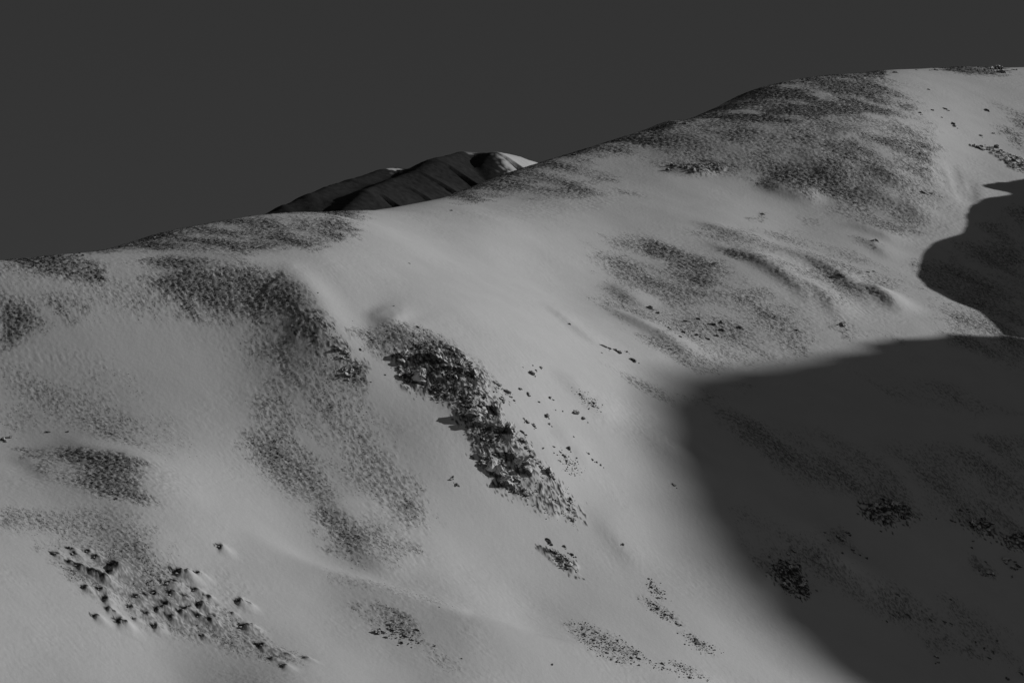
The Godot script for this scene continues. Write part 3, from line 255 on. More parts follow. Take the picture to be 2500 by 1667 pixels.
# loose boulders: x, z, width
const BOULDERS := [
	["rock of the small cluster on bright snow uphill from the rib's narrow neck",[8.7,-1451.7,3.2,10.8,-1457.4,1.4,13,-1463.4,1.4,4.8,-1452.9,0.8,9.4,-1460.7,0.8]],
	["boulder on bright snow right beside the rib's narrow neck",[-6.6,-1425.4,3.1,-2.5,-1423.4,2.9,-4.2,-1415.9,2.5,1,-1420.4,1.4,3.7,-1432.4,2.1,7.2,-1432.4,1.9,-7.9,-1418.2,1]],
	["rock of the dotted line on bright snow level with the rib's lower end",[24.8,-1410.7,2,17.9,-1405.2,1.2,33.4,-1415.6,1.4,28.1,-1407.8,1,35.1,-1413.3,1.4,36.8,-1413.3,1.2,38.8,-1413.8,1.4,27,-1421.1,1,13.4,-1399.3,1.2,8.3,-1390.5,2.4]],
	["dark boulder on the open bright snow beside the middle block of the rib",[17,-1441.1,2.1,22.5,-1436.9,1,19.3,-1433.9,0.8,28.5,-1442.3,3.1,31.9,-1441.9,2.4,6.7,-1410.8,2.7,9.1,-1411,2,4.3,-1401.7,1.9,15.4,-1424.7,2.5,16.4,-1419.9,1.4,11.7,-1431.3,1.1]],
	["loose rock in the small row on smooth snow above the shadow's corner",[43.4,-1538.8,2.5,45.6,-1539.6,1.9,48.7,-1542.2,1.9,50.5,-1541.5,2.1,54.8,-1548.2,1.5,56.7,-1538.7,2.7,58.6,-1538.7,1.9,42.3,-1528.3,1,27.6,-1549.3,1.3]],
	["lone rock on the snow at the foot of the long rock rib",[24.5,-1374.2,1.7,25.4,-1373.1,1.7,15.7,-1386.2,2.7,17.7,-1386.6,1.6]],
	["single rock standing alone on the snow near the shadow's soft edge",[71,-1423.5,1.9]],
	["small paired rock on the shaded snow gully beside the rib",[-25.5,-1369.5,1.7,-24.9,-1370.8,1.3,-23.2,-1367.6,1.6]],
	["tiny stone in the smooth gully between shoulder and rib",[-61.3,-1409.9,0.8,-32.3,-1405.4,0.9,-29.9,-1406,0.8,-55.4,-1415.2,0.8,-16.4,-1382.5,0.9,-13.4,-1382.2,1.5]],
	["half-buried rock in the snow hollow above the small slanting outcrop",[15.3,-1357.3,2.4,21.9,-1357.5,1.6,24.8,-1354.4,1.7]],
	["rock at the end of a thin stony streak on the lower slope",[60.6,-1341.8,1.3,67.4,-1325.6,1.5,69,-1325.6,1,54.8,-1285.2,1,46.9,-1369.7,1.5,50.2,-1279,1.1]],
	["rock on the hummock of the lower slope",[-36.8,-1258.6,1.6,-29.6,-1250.4,1.1,-51.3,-1256.6,1.1,-52.7,-1253.1,0.8,-19.3,-1244.9,0.8,-28.7,-1274.5,0.8,15.7,-1257.9,1]],
	["dark stone among the hollows of the speckled mid slope hump",[69.8,-1634,3.2,87,-1623.4,2.2,93.9,-1628.1,2.4,100.3,-1623.2,3.1,105.1,-1618.4,3.1,84.5,-1605.2,2.3,82.6,-1591.4,1.8,114.1,-1623.7,2.7,142.6,-1627.5,1.6,77.4,-1603.5,1.7,91.5,-1606.7,1.9,73.1,-1628.1,1.9,105.3,-1627.1,2,96.8,-1604.6,1.9,101.9,-1611,1.9]],
	["rock set in the narrow snow ribs above the shadow",[173,-1710.9,3.6,167.5,-1641.2,3.5,193.2,-1736.3,1.3,189.9,-1733.1,1.2,200.6,-1787.1,2.4,197.3,-1717.9,1.2,140.2,-1815.8,2.1]],
	["boulder on the bright snowfield under the summit",[268.3,-2011,2.3,249.9,-1988.6,2.3,259.3,-2001.9,1.9,263.9,-1992.9,1.2,270.5,-1988,3.3,271,-1984.6,2.7,286.2,-1980.4,2.1,295.2,-1989.5,1.7,292.9,-1964.4,4.2,296.7,-2026.3,2.7,262.3,-2044,1.4,276.4,-1958.3,1.3]],
	["rock poking from the folded snow of the upper right slope",[199.5,-1786.4,2.4,173,-1711.4,3.3,190.2,-1733.2,1.3,193.6,-1736.7,1.3,235.3,-1857.7,2.7,239.9,-1858.5,2]],
	["rock of the slanting scatter between the oval outcrop and the square-cut cliff block",[137,-1423.4,1.4,138.6,-1418.4,1.9,142.9,-1423.6,2.5,143.4,-1422.2,1.9,147.5,-1432.1,2.1,149.1,-1430.9,1.4,143.7,-1411.6,1.5,148.7,-1417.5,2.1,151.7,-1416.5,1.2,154.9,-1417,1.4,133.1,-1407.7,1.5]],
	["loose rock close around the solid rounded black crag in shadow",[207.3,-1459.2,1.4,205.9,-1453.7,1.3,207.3,-1439.2,1.4,211.2,-1447,1.3,204.4,-1479,2.1,207.3,-1481.6,1.9,198.8,-1468.8,2,222.4,-1442.9,1.4]],
	["rock of the stony patch downhill from the oval outcrop in shadow",[190.7,-1411.7,1.1,165.9,-1401,1.9,179.5,-1393.2,1.7,185.8,-1394.9,1.9,188.8,-1394.9,1.6,169.4,-1390.4,2,162.9,-1386.5,1.6,159.5,-1380.6,1.2]],
	["rock of the ring-shaped stony patch low on the shadowed slope",[201.5,-1385.3,1.7,205.3,-1384.1,1.9,198.6,-1387.9,1.5,208.1,-1393.7,1.3,202.7,-1379.7,1.6]],
	["lone rock on open snow in the shadowed hollow",[144.6,-1476.5,1.7,209.1,-1369.2,2,215.5,-1376.3,2.3,183.1,-1462.8,1.8,177.2,-1454.5,1.8,164,-1443.2,1.1,191.7,-1466.2,1.1]],
	["small rock on the bench of the left shoulder",[-196,-1369.2,1.7,-187.3,-1369.2,1,-168.9,-1366.4,1.2,-158.4,-1299.4,1.5,-67.8,-1415.2,1.1,-66.5,-1424.6,1.4]],
	["small stone on the smooth upper snowfield",[-48.7,-1532.9,1,-53.2,-1462,1,-42.1,-1447,1.3,-86.9,-1453.3,0.8,-32.3,-1721.4,1.7]],
	["small stone breaking the skyline of the speckled left shoulder",[-221.4,-1482,1.6,-213.4,-1477.9,0.9,-213.2,-1488,0.9,-208.9,-1481.9,1.5,-207.8,-1490.4,1.3,-206.2,-1491.4,1.2,-201.6,-1485.4,1.7,-200.8,-1490,1.5,-199.1,-1484.5,1.6,-199.3,-1494.9,1.2,-196.6,-1484.7,1.1,-196.7,-1486.1,1.3,-193.4,-1488.3,1.2,-188.3,-1529.5,0.8,-185.6,-1534.2,1,-179.1,-1527.8,1.4,-176.4,-1535.5,1.3,-170.2,-1546.5,1.6,-167.6,-1545.6,1.7,-166.5,-1548.4,0.9,-165.2,-1555.8,0.8,-152.6,-1564.9,1.6,-150,-1573.2,1,-137.5,-1578.1,1,-136,-1574.4,1.2,-131.6,-1578.7,1.3]],
	["small stone breaking the skyline below the rounded summit",[21.2,-1903.3,1.9,22.6,-1915.7,1.2,35.8,-1922.5,1.8,37.5,-1925.7,1.4,37.5,-1919.4,2.1,77,-1957.7,2.1,81.4,-1963.7,1.1,83.5,-1964.5,1.8,88.1,-1965.2,2.2,93.9,-1964.4,1.9,99,-1960.4,1.9,104.2,-1958.5,2.2,105,-1960,1.1,117.2,-2003.7,1.3,119.1,-2005.5,2,159.2,-2048.9,1.6,166.1,-2041.7,1.4,168,-2051.3,1.3,169.7,-2051.5,2.1,183.8,-2055.3,1.3,183.9,-2047.2,2.1,187.2,-2051.1,2.2]],
	["small stone on the flat summit skyline",[201.2,-2058.7,1.6,204.7,-2057.9,1.7,210.5,-2057,2,229.4,-2076.8,1.3,237.6,-2081.4,2,245.8,-2084.9,2.4,262.5,-2108.7,1.6,272.1,-2113.3,1.5,276.1,-2117.6,1.7,277,-2114.7,1.4,288.6,-2132.5,1.5,289.6,-2133.3,1.5,311.1,-2133.6,1.9,319.2,-2130.2,1.8,330.5,-2142.5,1.9,333.1,-2141.7,1.9]],
]
const DRIFT_ROCKS := [
	["half-buried rock of the upper drift hollows beside the speckled lower slope",[-171.3,-1260.6,2.7,-169.6,-1257,2.2,-166.3,-1247.6,3.6,-161.5,-1245.9,2.6,-159.3,-1244.6,2.4,-156.4,-1243,3.4,-154.1,-1253.7,3.6,-152.4,-1252.1,2.2,-161.2,-1257.4,3,-164.7,-1260.8,2.2,-176.4,-1253.6,2.7,-170.4,-1249.6,2.4,-154.7,-1249,2.2]],
	["half-buried rock of the dense hummock field on the lower slope",[-162.3,-1233.3,2.7,-156.5,-1234.8,3.2,-154,-1229.3,2.4,-143.1,-1237.2,3,-139.8,-1239.8,2.6,-136.7,-1241.8,2.6,-130.8,-1244.9,2.8,-129.2,-1258.6,4.3,-126.2,-1259.6,2.4,-122,-1261.3,2.4,-132.6,-1250.7,3.6,-130.4,-1252.7,2.2,-125.3,-1244.8,2.4,-122.3,-1250.8,2.7,-131.7,-1236.6,3.2,-124.6,-1237.2,2.6,-126,-1233.9,2.7,-119.1,-1242,3,-116.7,-1248.3,2.4,-119.5,-1234.3,3.2,-115,-1233.8,2.7,-129.2,-1229.9,2.7,-147.3,-1218.2,2.9,-145,-1218.1,1.8,-155.9,-1216,2.6,-134.4,-1223,1.9,-138.6,-1228.8,2.4,-142.1,-1223.4,1.8,-144.6,-1230.2,1.8,-134.8,-1232.7,2.4,-133.2,-1234.4,2.1,-122.9,-1238.4,1.8,-152.2,-1223.8,2.1,-149.6,-1222.6,1.5,-113.2,-1236.7,1.2]],
	["half-buried rock of the thin trail running out from the hummock field",[-94.2,-1222.4,3.3,-90,-1213.2,2.1,-84.9,-1207.5,2.1,-101.7,-1234.4,3,-99.4,-1235.9,1.8,-105.1,-1250.9,2.7,-101.2,-1250.8,1.6,-77.4,-1218.6,2.1,-84.5,-1218.9,1.4,-116.7,-1223.9,1.8,-107.1,-1242.4,1.4]],
	["single half-buried rock on open snow above the hummock field",[-115.3,-1283.5,2.5]],
]
const SCREE := [
	["stone of the stony bank in the hollow behind the foreground snow crest",760,14,[23.5,-1304.1,29.2,-1306.3,38,-1302.9,44.1,-1298.9,51.5,-1294.9,51.7,-1285.6,44.6,-1276.2,38.4,-1274.5,32.3,-1276.1,27.6,-1288.2,24.1,-1299.3]],
	["stone of the small stony bank at the foot of the shadow's soft edge",260,6,[56.7,-1284.4,69.1,-1297.1,78.1,-1289.5,69,-1282.5,62.7,-1281.6,51.6,-1280.3]],
	["stone of the thin stony streak at the foot of the shadow's soft edge",190,5,[69.8,-1321.3,76,-1318.6,83.5,-1315.9,78.8,-1311.9,74.4,-1312.5]],
	["stone of the short stony streak above the foreground snow crest",230,5,[52.6,-1340.1,59.6,-1336.3,66.4,-1330.2,64.2,-1325.2,59.9,-1329]],
	["stone of the faint stony streak on the lower slope",120,4,[56.5,-1355.8,62,-1346,62.4,-1341.5,58.6,-1344.4]],
	["stone scattered on the sunny apron under the long rock rib",420,8,[7.6,-1382.1,18.3,-1386.8,25.6,-1383.3,27.5,-1377.1,20.2,-1375.7,14.8,-1370,8.2,-1374.3]],
	["stone in the faint streaks on bright snow beside the long rock rib",160,5,[20.6,-1404.8,26.1,-1406,30,-1400.8,25.8,-1394.4,21.8,-1396.8]],
	["stone in the short dark line on bright snow above the shadow",160,5,[27,-1459.2,36.9,-1460.2,41.1,-1457.9,36.7,-1451.6,31.2,-1455.9]],
	["stone on the snow hummock of the lower slope",220,6,[-47.9,-1262.8,-43,-1261.8,-35.4,-1250.7,-41.9,-1248.2,-47,-1256.1]],
]
# crests of the two neighbouring ridges, outside the view on the sunny side
const SPUR_CREST := [Vector3(500.9,156.2,-1963.5),Vector3(441.5,144,-1908.8),Vector3(423.9,141.5,-1895.8),Vector3(415.3,138.8,-1885.7),Vector3(431.1,134.1,-1880.1),Vector3(412.2,130.3,-1864.6),Vector3(399.6,121.6,-1841.6),Vector3(393.9,110.4,-1817.2),Vector3(372.4,101.6,-1792.8),Vector3(362.7,89.6,-1760.1),Vector3(352.6,77.6,-1731.1),Vector3(353.6,68.2,-1713.7),Vector3(364.5,55.6,-1692.1),Vector3(363.7,42.3,-1666.2)]
const PEAK_CREST := [Vector3(649.2,140.6,-1666.2),Vector3(795.1,201.4,-1648.8),Vector3(941.4,261.2,-1630.2),Vector3(1252,370,-1611.9),Vector3(1559.1,479.4,-1594.8),Vector3(1963.5,623.6,-1582.1),Vector3(2355.3,767.4,-1551.3),Vector3(2356.4,770.1,-1520.3),Vector3(2374.9,764.7,-1484.1),Vector3(2397,754.5,-1445),Vector3(2423,744.8,-1418.1),Vector3(2455.4,727.4,-1383.9),Vector3(2490.5,717.3,-1359.9),Vector3(2527,709.3,-1339.7),Vector3(2567.6,701.2,-1324.1),Vector3(2623.4,687,-1308.6)]
const FAR_BACK := [Vector3(-255.4,79.5,-2700),Vector3(-225,101.2,-2745),Vector3(-212.3,107.7,-2760),Vector3(-192.8,118,-2780),Vector3(-173,128,-2800),Vector3(-139.7,143.1,-2840),Vector3(-115.1,153.1,-2880),Vector3(-88.5,157.7,-2960),Vector3(-57.7,166.7,-3050)]
const FAR_FRONT := [Vector3(-160,93.1,-2700),Vector3(-145.1,110.4,-2740),Vector3(-123.1,130.7,-2790),Vector3(-103.1,141.7,-2820),Vector3(-85.2,151.5,-2850),Vector3(-69,162.9,-2880),Vector3(-45.1,170.9,-2930),Vector3(-29.6,169.8,-2930),Vector3(-15.4,169.4,-2910),Vector3(0,168.7,-2930),Vector3(13.1,165.2,-2960),Vector3(26.4,160.8,-2990),Vector3(65.4,147.5,-3050)]

const FIELD_CELL := 3.0
const FIELD_W := 428
const FIELD_N := 551
const SNOW := 0.80
const DARK := 0.055

var field_h := PackedFloat32Array()
var field_grass := PackedFloat32Array()
var field_crust := PackedFloat32Array()
var field_rock := PackedFloat32Array()
var taken := {}
var snow_material: StandardMaterial3D
var rock_material: StandardMaterial3D
var rng := RandomNumberGenerator.new()
var n_broad := noise(11, 55.0, 2)
var n_mid := noise(12, 14.0, 2)
var n_fine := noise(13, 2.6, 3)
var n_warp := noise(14, 13.0, 4)
var n_tuft := noise(15, 2.1, 2)
var n_bare := noise(16, 1.2, 2)
var n_crag := noise(18, 9.0, 5, FastNoiseLite.FRACTAL_RIDGED)
var n_stone := noise(19, 2.1, 3)
var n_tone := noise(20, 23.0, 3)
var n_cover := noise(21, 26.0, 5)
var n_streak := noise(22, 3.6, 3)
var n_where := noise(23, 70.0, 3)


func _ready() -> void:
	rng.seed = 7341
	make_camera()
	make_light()
	make_materials()
	make_fields()
	make_mountain_side()
	make_far_hill()
	make_neighbours()
	make_valley()
	make_outcrops()
	make_boulders()
	make_drift_rocks()
	make_scree()
	make_tufts()


func make_camera() -> void:
	var cam := Camera3D.new()
	cam.name = "camera"
	cam.fov = 12.0
	cam.near = 1.0
	cam.far = 9000.0
	add_child(cam)
	cam.current = true


func make_light() -> void:
	var mat := ProceduralSkyMaterial.new()
	mat.sky_top_color = Color(0.172, 0.172, 0.172)
	mat.sky_horizon_color = Color(0.22, 0.22, 0.22)
	mat.sky_curve = 0.1
	mat.ground_horizon_color = Color(0.235, 0.235, 0.235)
	mat.ground_bottom_color = Color(0.15, 0.15, 0.15)
	mat.sun_angle_max = 1.0
	var sky := Sky.new()
	sky.sky_material = mat
	var env := Environment.new()
	env.background_mode = Environment.BG_SKY
	env.sky = sky
	env.tonemap_mode = Environment.TONE_MAPPER_LINEAR
	env.tonemap_exposure = 1.0
	env.sdfgi_enabled = true
	env.ssao_enabled = true
	env.ssil_enabled = true
	var we := WorldEnvironment.new()
	we.name = "environment"
	we.environment = env
	add_child(we)
	var sun := DirectionalLight3D.new()
	sun.name = "sun"
	sun.light_energy = 0.6
	sun.light_angular_distance = 0.6
	sun.light_color = Color(1, 1, 1)
	sun.shadow_enabled = true
	add_child(sun)
	var e := deg_to_rad(SUN_ELEVATION)
	sun.look_at_from_position(Vector3.ZERO, -Vector3(cos(e), sin(e), 0), Vector3.UP)


func make_materials() -> void:
	snow_material = StandardMaterial3D.new()
	snow_material.vertex_color_use_as_albedo = true
	snow_material.roughness = 0.95
	snow_material.metallic_specular = 0.2
	var crystals := FastNoiseLite.new()
	crystals.seed = 77
	crystals.noise_type = FastNoiseLite.TYPE_SIMPLEX_SMOOTH
	crystals.frequency = 0.018
	crystals.fractal_octaves = 5
	crystals.fractal_gain = 0.6
	var grain := NoiseTexture2D.new()
	grain.width = 1024
	grain.height = 1024
	grain.seamless = true
	grain.as_normal_map = true
	grain.bump_strength = 6.0
	grain.noise = crystals
	snow_material.normal_enabled = true
	snow_material.normal_texture = grain
	snow_material.normal_scale = 0.3
	snow_material.uv1_triplanar = true
	snow_material.uv1_world_triplanar = true
	snow_material.uv1_scale = Vector3.ONE / 41.0
	rock_material = StandardMaterial3D.new()
	rock_material.vertex_color_use_as_albedo = true
	rock_material.roughness = 0.9
	rock_material.metallic_specular = 0.25


func noise(seed_value: int, wavelength: float, octaves := 1, fractal := FastNoiseLite.FRACTAL_FBM) -> FastNoiseLite:
	var n := FastNoiseLite.new()
	n.seed = seed_value
	n.noise_type = FastNoiseLite.TYPE_SIMPLEX_SMOOTH
	n.frequency = 1.0 / wavelength
	n.fractal_type = fractal if octaves > 1 else FastNoiseLite.FRACTAL_NONE
	n.fractal_octaves = octaves
	return n


func outline(flat: Array) -> PackedVector2Array:
	var p := PackedVector2Array()
	for i in range(0, flat.size(), 2):
		p.append(Vector2(flat[i], flat[i + 1]))
	return p


func spline(t: float) -> PackedFloat32Array:
	return PackedFloat32Array([(1 - t) ** 3 / 6.0, (3 * t ** 3 - 6 * t * t + 4) / 6.0, (-3 * t ** 3 + 3 * t * t + 3 * t + 1) / 6.0, t ** 3 / 6.0])


# the broad shape of the ground and the cover of its patches on a 3 m grid
func make_fields() -> void:
	var total := FIELD_W * FIELD_N
	field_h.resize(total)
	field_grass.resize(total)
	field_crust.resize(total)
	field_rock.resize(total)
	var wx: Array[PackedFloat32Array] = []
	var ix := PackedInt32Array()
	for i in FIELD_W:
		var u := i * FIELD_CELL / GRID_CELL
		var a := clampi(int(u), 1, GRID_W - 3)
		ix.append(a - 1)
		wx.append(spline(u - a))
	var line := PackedFloat32Array()
	line.resize(GRID_W)
	for j in FIELD_N:
		var v := j * FIELD_CELL / GRID_CELL
		var b := clampi(int(v), 1, GRID_N - 3)
		var wv := spline(v - b)
		for i in GRID_W:
			line[i] = 0.1 * (wv[0] * HEIGHTS[b - 1][i] + wv[1] * HEIGHTS[b][i] + wv[2] * HEIGHTS[b + 1][i] + wv[3] * HEIGHTS[b + 2][i])
		for i in FIELD_W:
			var w := wx[i]
			var a := ix[i]
			field_h[j * FIELD_W + i] = w[0] * line[a] + w[1] * line[a + 1] + w[2] * line[a + 2] + w[3] * line[a + 3]
	for fold in FOLDS:
		add_fold(fold[0], fold[1], fold[2], outline(fold[3]))
	for patch in PATCHES:
		add_patch(patch[0], patch[1], patch[2], outline(patch[3]))


func add_fold(height: float, shaded: float, sunny: float, line: PackedVector2Array) -> void:
	var box := Rect2(line[0], Vector2.ZERO)
	var whole := 0.0
	for i in line.size():
		box = box.expand(line[i])
		if i > 0:
			whole += line[i].distance_to(line[i - 1])
	box = box.grow(maxf(shaded, sunny) * 2.6)
	var ease := 0.18 if height > 4.0 else 0.4
	for j in range(maxi(int((-box.end.y - GRID_D) / FIELD_CELL), 0), mini(int((-box.position.y - GRID_D) / FIELD_CELL) + 2, FIELD_N)):
		for i in range(maxi(int((box.position.x - GRID_X) / FIELD_CELL), 0), mini(int((box.end.x - GRID_X) / FIELD_CELL) + 2, FIELD_W)):
			var p := Vector2(GRID_X + i * FIELD_CELL, -GRID_D - j * FIELD_CELL)
			var best := 1e9
			var side := 1.0
			var along := 0.0
			var run := 0.0
			for s in line.size() - 1:
				var d := line[s + 1] - line[s]
				var t := clampf((p - line[s]).dot(d) / d.length_squared(), 0, 1)
				var gap := p.distance_to(line[s] + d * t)
				if gap < best:
					best = gap
					side = (p.x - line[s].x) * -d.y + (p.y - line[s].y) * d.x
					along = (run + t * d.length()) / whole
				run += d.length()
			var w := shaded if side > 0 else sunny
			field_h[j * FIELD_W + i] += height * exp(-(best / w) ** 2) * smoothstep(0, 1, minf(along, 1 - along) / ease)


func add_patch(density: float, kind: int, soft: float, poly: PackedVector2Array) -> void:
	var box := Rect2(poly[0], Vector2.ZERO)
	for q in poly:
		box = box.expand(q)
	box = box.grow(soft * 1.5)
	for j in range(maxi(int((-box.end.y - GRID_D) / FIELD_CELL), 0), mini(int((-box.position.y - GRID_D) / FIELD_CELL) + 2, FIELD_N)):
		for i in range(maxi(int((box.position.x - GRID_X) / FIELD_CELL), 0), mini(int((box.end.x - GRID_X) / FIELD_CELL) + 2, FIELD_W)):
			var p := Vector2(GRID_X + i * FIELD_CELL, -GRID_D - j * FIELD_CELL)
			var gap := 1e9
			for s in poly.size():
				gap = minf(gap, p.distance_to(Geometry2D.get_closest_point_to_segment(p, poly[s], poly[(s + 1) % poly.size()])))
			if Geometry2D.is_point_in_polygon(p, poly):
				gap = -gap
			var m := density * smoothstep(soft, -soft, gap)
			var at := j * FIELD_W + i
			if kind == 0:
				field_grass[at] = maxf(field_grass[at], m)
			elif kind == 1:
				field_crust[at] = maxf(field_crust[at], m)
			else:
				field_rock[at] = maxf(field_rock[at], m)


func sample(f: PackedFloat32Array, x: float, z: float) -> float:
	var u := clampf((x - GRID_X) / FIELD_CELL, 0, FIELD_W - 1.01)
	var v := clampf((-z - GRID_D) / FIELD_CELL, 0, FIELD_N - 1.01)
	var a := int(v) * FIELD_W + int(u)
	u -= int(u)
	v -= int(v)
	return lerpf(lerpf(f[a], f[a + 1], u), lerpf(f[a + FIELD_W], f[a + FIELD_W + 1], u), v)


# the snow surface with its swells, without the finest grain
func ground(x: float, z: float) -> Vector3:
	var p := 0.78 * x - 0.62 * z
	var q := (0.62 * x + 0.78 * z) * 0.55
	return Vector3(x, sample(field_h, x, z) + 0.4 * n_broad.get_noise_2d(p, q) + 0.06 * n_mid.get_noise_2d(p, q), z)


func cover_at(x: float, z: float) -> float:
	var p := 0.78 * x - 0.62 * z
	var q := (0.62 * x + 0.78 * z) * 0.55
	return clampf(sample(field_grass, x + n_warp.get_noise_2d(x, z) * 9.0, z) * (0.88 + 1.35 * n_cover.get_noise_2d(p, q * 0.8)), 0.0, 1.0)


func ground_normal(x: float, z: float) -> Vector3:
	return Vector3(sample(field_h, x - 3, z) - sample(field_h, x + 3, z), 6.0, sample(field_h, x, z - 3) - sample(field_h, x, z + 3)).normalized()


func half_width(d: float) -> float:
	return 30.0 + 0.152 * d


func make_mountain_side() -> void:
	var rows := PackedFloat32Array()
	var d := 1006.0
	while d < 2480.0:
		rows.append(d)
		d *= 1.0007
	while d < 2645.0:
		rows.append(d)
		d += 6.0
	var inner := 860
	var outer := 16
	var w := inner + 1 + 2 * outer
	var n := rows.size()
	var verts := PackedVector3Array()
	var colors := PackedColorArray()
	var normals := PackedVector3Array()
	verts.resize(w * n)
	colors.resize(w * n)
	normals.resize(w * n)
	var hl := PackedFloat32Array()
	var gl := PackedFloat32Array()
	var cl := PackedFloat32Array()
	var rl := PackedFloat32Array()
	hl.resize(FIELD_W)
	gl.resize(FIELD_W)
	cl.resize(FIELD_W)
	rl.resize(FIELD_W)
	for j in n:
		var dist := rows[j]
		var z := -dist
		var v := clampf((dist - GRID_D) / FIELD_CELL, 1.0, FIELD_N - 2.01)
		var b := int(v)
		var t := v - b
		# Catmull-Rom across the rows of the field
		var c0 := -0.5 * t + t * t - 0.5 * t * t * t
		var c1 := 1.0 - 2.5 * t * t + 1.5 * t * t * t
		var c2 := 0.5 * t + 2.0 * t * t - 1.5 * t * t * t
		var c3 := -0.5 * t * t + 0.5 * t * t * t
		var r0 := (b - 1) * FIELD_W
		var r1 := b * FIELD_W
		var r2 := r1 + FIELD_W
		var r3 := r2 + FIELD_W
		for i in FIELD_W:
			hl[i] = c0 * field_h[r0 + i] + c1 * field_h[r1 + i] + c2 * field_h[r2 + i] + c3 * field_h[r3 + i]
			gl[i] = lerpf(field_grass[r1 + i], field_grass[r2 + i], t)
			cl[i] = lerpf(field_crust[r1 + i], field_crust[r2 + i], t)
			rl[i] = lerpf(field_rock[r1 + i], field_rock[r2 + i], t)
		var hw := half_width(dist)
		for i in w:
			var x := 0.0
			if i < outer:
				x = lerpf(-515.0, -hw, 1.0 - (1.0 - float(i) / outer) ** 1.6)
			elif i > outer + inner:
				x = lerpf(hw, 755.0, (float(i - outer - inner) / outer) ** 1.6)
			else:
				x = (2.0 * (i - outer) / inner - 1.0) * hw
			var u := (x - GRID_X) / FIELD_CELL
			var a := int(u)
			var s := u - a
			var h := hl[a] + 0.5 * s * (hl[a + 1] - hl[a - 1] + s * (2.0 * hl[a - 1] - 5.0 * hl[a] + 4.0 * hl[a + 1] - hl[a + 2] + s * (3.0 * (hl[a] - hl[a + 1]) + hl[a + 2] - hl[a - 1])))
			# wind and the fall of the slope draw everything out down to the right
			var p := 0.78 * x - 0.62 * z
			var q := (0.62 * x + 0.78 * z) * 0.55
			h += 0.4 * n_broad.get_noise_2d(p, q) + 0.06 * n_mid.get_noise_2d(p, q)
			var warp := n_warp.get_noise_2d(x, z)
			var uw := clampf(u + warp * 3.0, 0.0, FIELD_W - 1.01)
			var aw := int(uw)
			var sw := uw - aw
			var grass := gl[aw] + (gl[aw + 1] - gl[aw]) * sw
			var crust := cl[aw] + (cl[aw + 1] - cl[aw]) * sw
			var rock := rl[aw] + (rl[aw + 1] - rl[aw]) * sw
			var fine := n_fine.get_noise_2d(p, q)
			# wind crust: strong in its patches, weaker wherever the wind got at the snow
			var worn := clampf(0.3 + 0.9 * n_where.get_noise_2d(x, z), 0.06, 0.75)
			crust = maxf(crust, worn * 0.55)
			h += fine * (0.012 + 0.10 * crust) + crust * (0.10 * n_tuft.get_noise_2d(x * 1.3 + 40.0, z) + 0.14 * n_streak.get_noise_2d(p * 0.22, q * 1.8) + 0.10 * smoothstep(0.4, 0.6, absf(fposmod(n_mid.get_noise_2d(x * 1.1 + 90.0, z) * 3.5, 2.0) - 1.0)))
			var tone := SNOW + 0.03 * n_tone.get_noise_2d(x, z)
			if grass > 0.015:
				var cover := clampf(grass * (0.88 + 1.35 * n_cover.get_noise_2d(p, q * 0.8)), 0.0, 1.0)
				var tuft := n_tuft.get_noise_2d(p, q)
				var bare := n_bare.get_noise_2d(p, q * 1.25)
				h += cover * (0.36 * tuft + 0.16 * bare + 0.3 * fine)
				var edge := 0.5 - 1.0 * cover
				tone = lerpf(tone, DARK * (1.6 + 1.0 * fine), 0.62 * smoothstep(edge - 0.4, edge + 0.4, bare * 0.9 + 0.45 * tuft) * smoothstep(0.0, 0.3, cover))
			if rock > 0.02:
				var crag := n_crag.get_noise_2d(x, z)
				var stone := n_stone.get_noise_2d(x, z)
				var depth := smoothstep(0.0, 0.7, rock)
				h += depth * (1.0 * crag + 0.28 * stone + 0.3)
				var edge := 0.4 - 0.55 * rock
				tone = lerpf(tone, 0.1 * (1.0 + 0.6 * fine), smoothstep(edge, edge + 0.16, stone * 0.9 + 0.3 * crag))
			verts[j * w + i] = Vector3(x, h, z)
			colors[j * w + i] = Color(tone, tone, tone)
	# drifts on the sunny side of the half-buried rocks
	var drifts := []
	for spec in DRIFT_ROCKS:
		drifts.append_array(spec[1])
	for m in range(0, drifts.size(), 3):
		var size: float = drifts[m + 2]
		var cx: float = drifts[m] + size * 0.25
		var cz: float = drifts[m + 1]
		var tall := 0.3 + 0.35 * fposmod(m * 0.377, 1.0)
		var wide := 0.6 + 0.7 * fposmod(m * 0.219, 1.0)
		var j0 := clampi(rows.bsearch(-cz - size * 2.0), 0, n - 1)
		var j1 := clampi(rows.bsearch(-cz + size * 2.0), 0, n - 1)
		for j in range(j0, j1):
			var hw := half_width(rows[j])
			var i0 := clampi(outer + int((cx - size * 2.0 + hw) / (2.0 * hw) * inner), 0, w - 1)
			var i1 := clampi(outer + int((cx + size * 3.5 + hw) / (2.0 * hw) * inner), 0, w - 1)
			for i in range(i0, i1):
				var q := verts[j * w + i]
				var dx := (q.x - cx) / size
				dx = dx / 0.42 if dx < 0 else dx / 1.7
				var dz := (q.z - cz - (q.x - cx) * 0.35) / (size * wide)
				q.y += size * tall * exp(-dx * dx - dz * dz)
				verts[j * w + i] = q
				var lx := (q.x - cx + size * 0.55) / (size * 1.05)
				var bare := 1.1 - lx * lx - dz * dz * 2.4 + 0.9 * n_bare.get_noise_2d(q.x * 0.9, q.z * 1.4)  # hollow shade painted in with the exposed turf, on the side away from sun
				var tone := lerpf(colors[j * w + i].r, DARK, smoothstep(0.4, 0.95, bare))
				colors[j * w + i] = Color(tone, tone, tone)
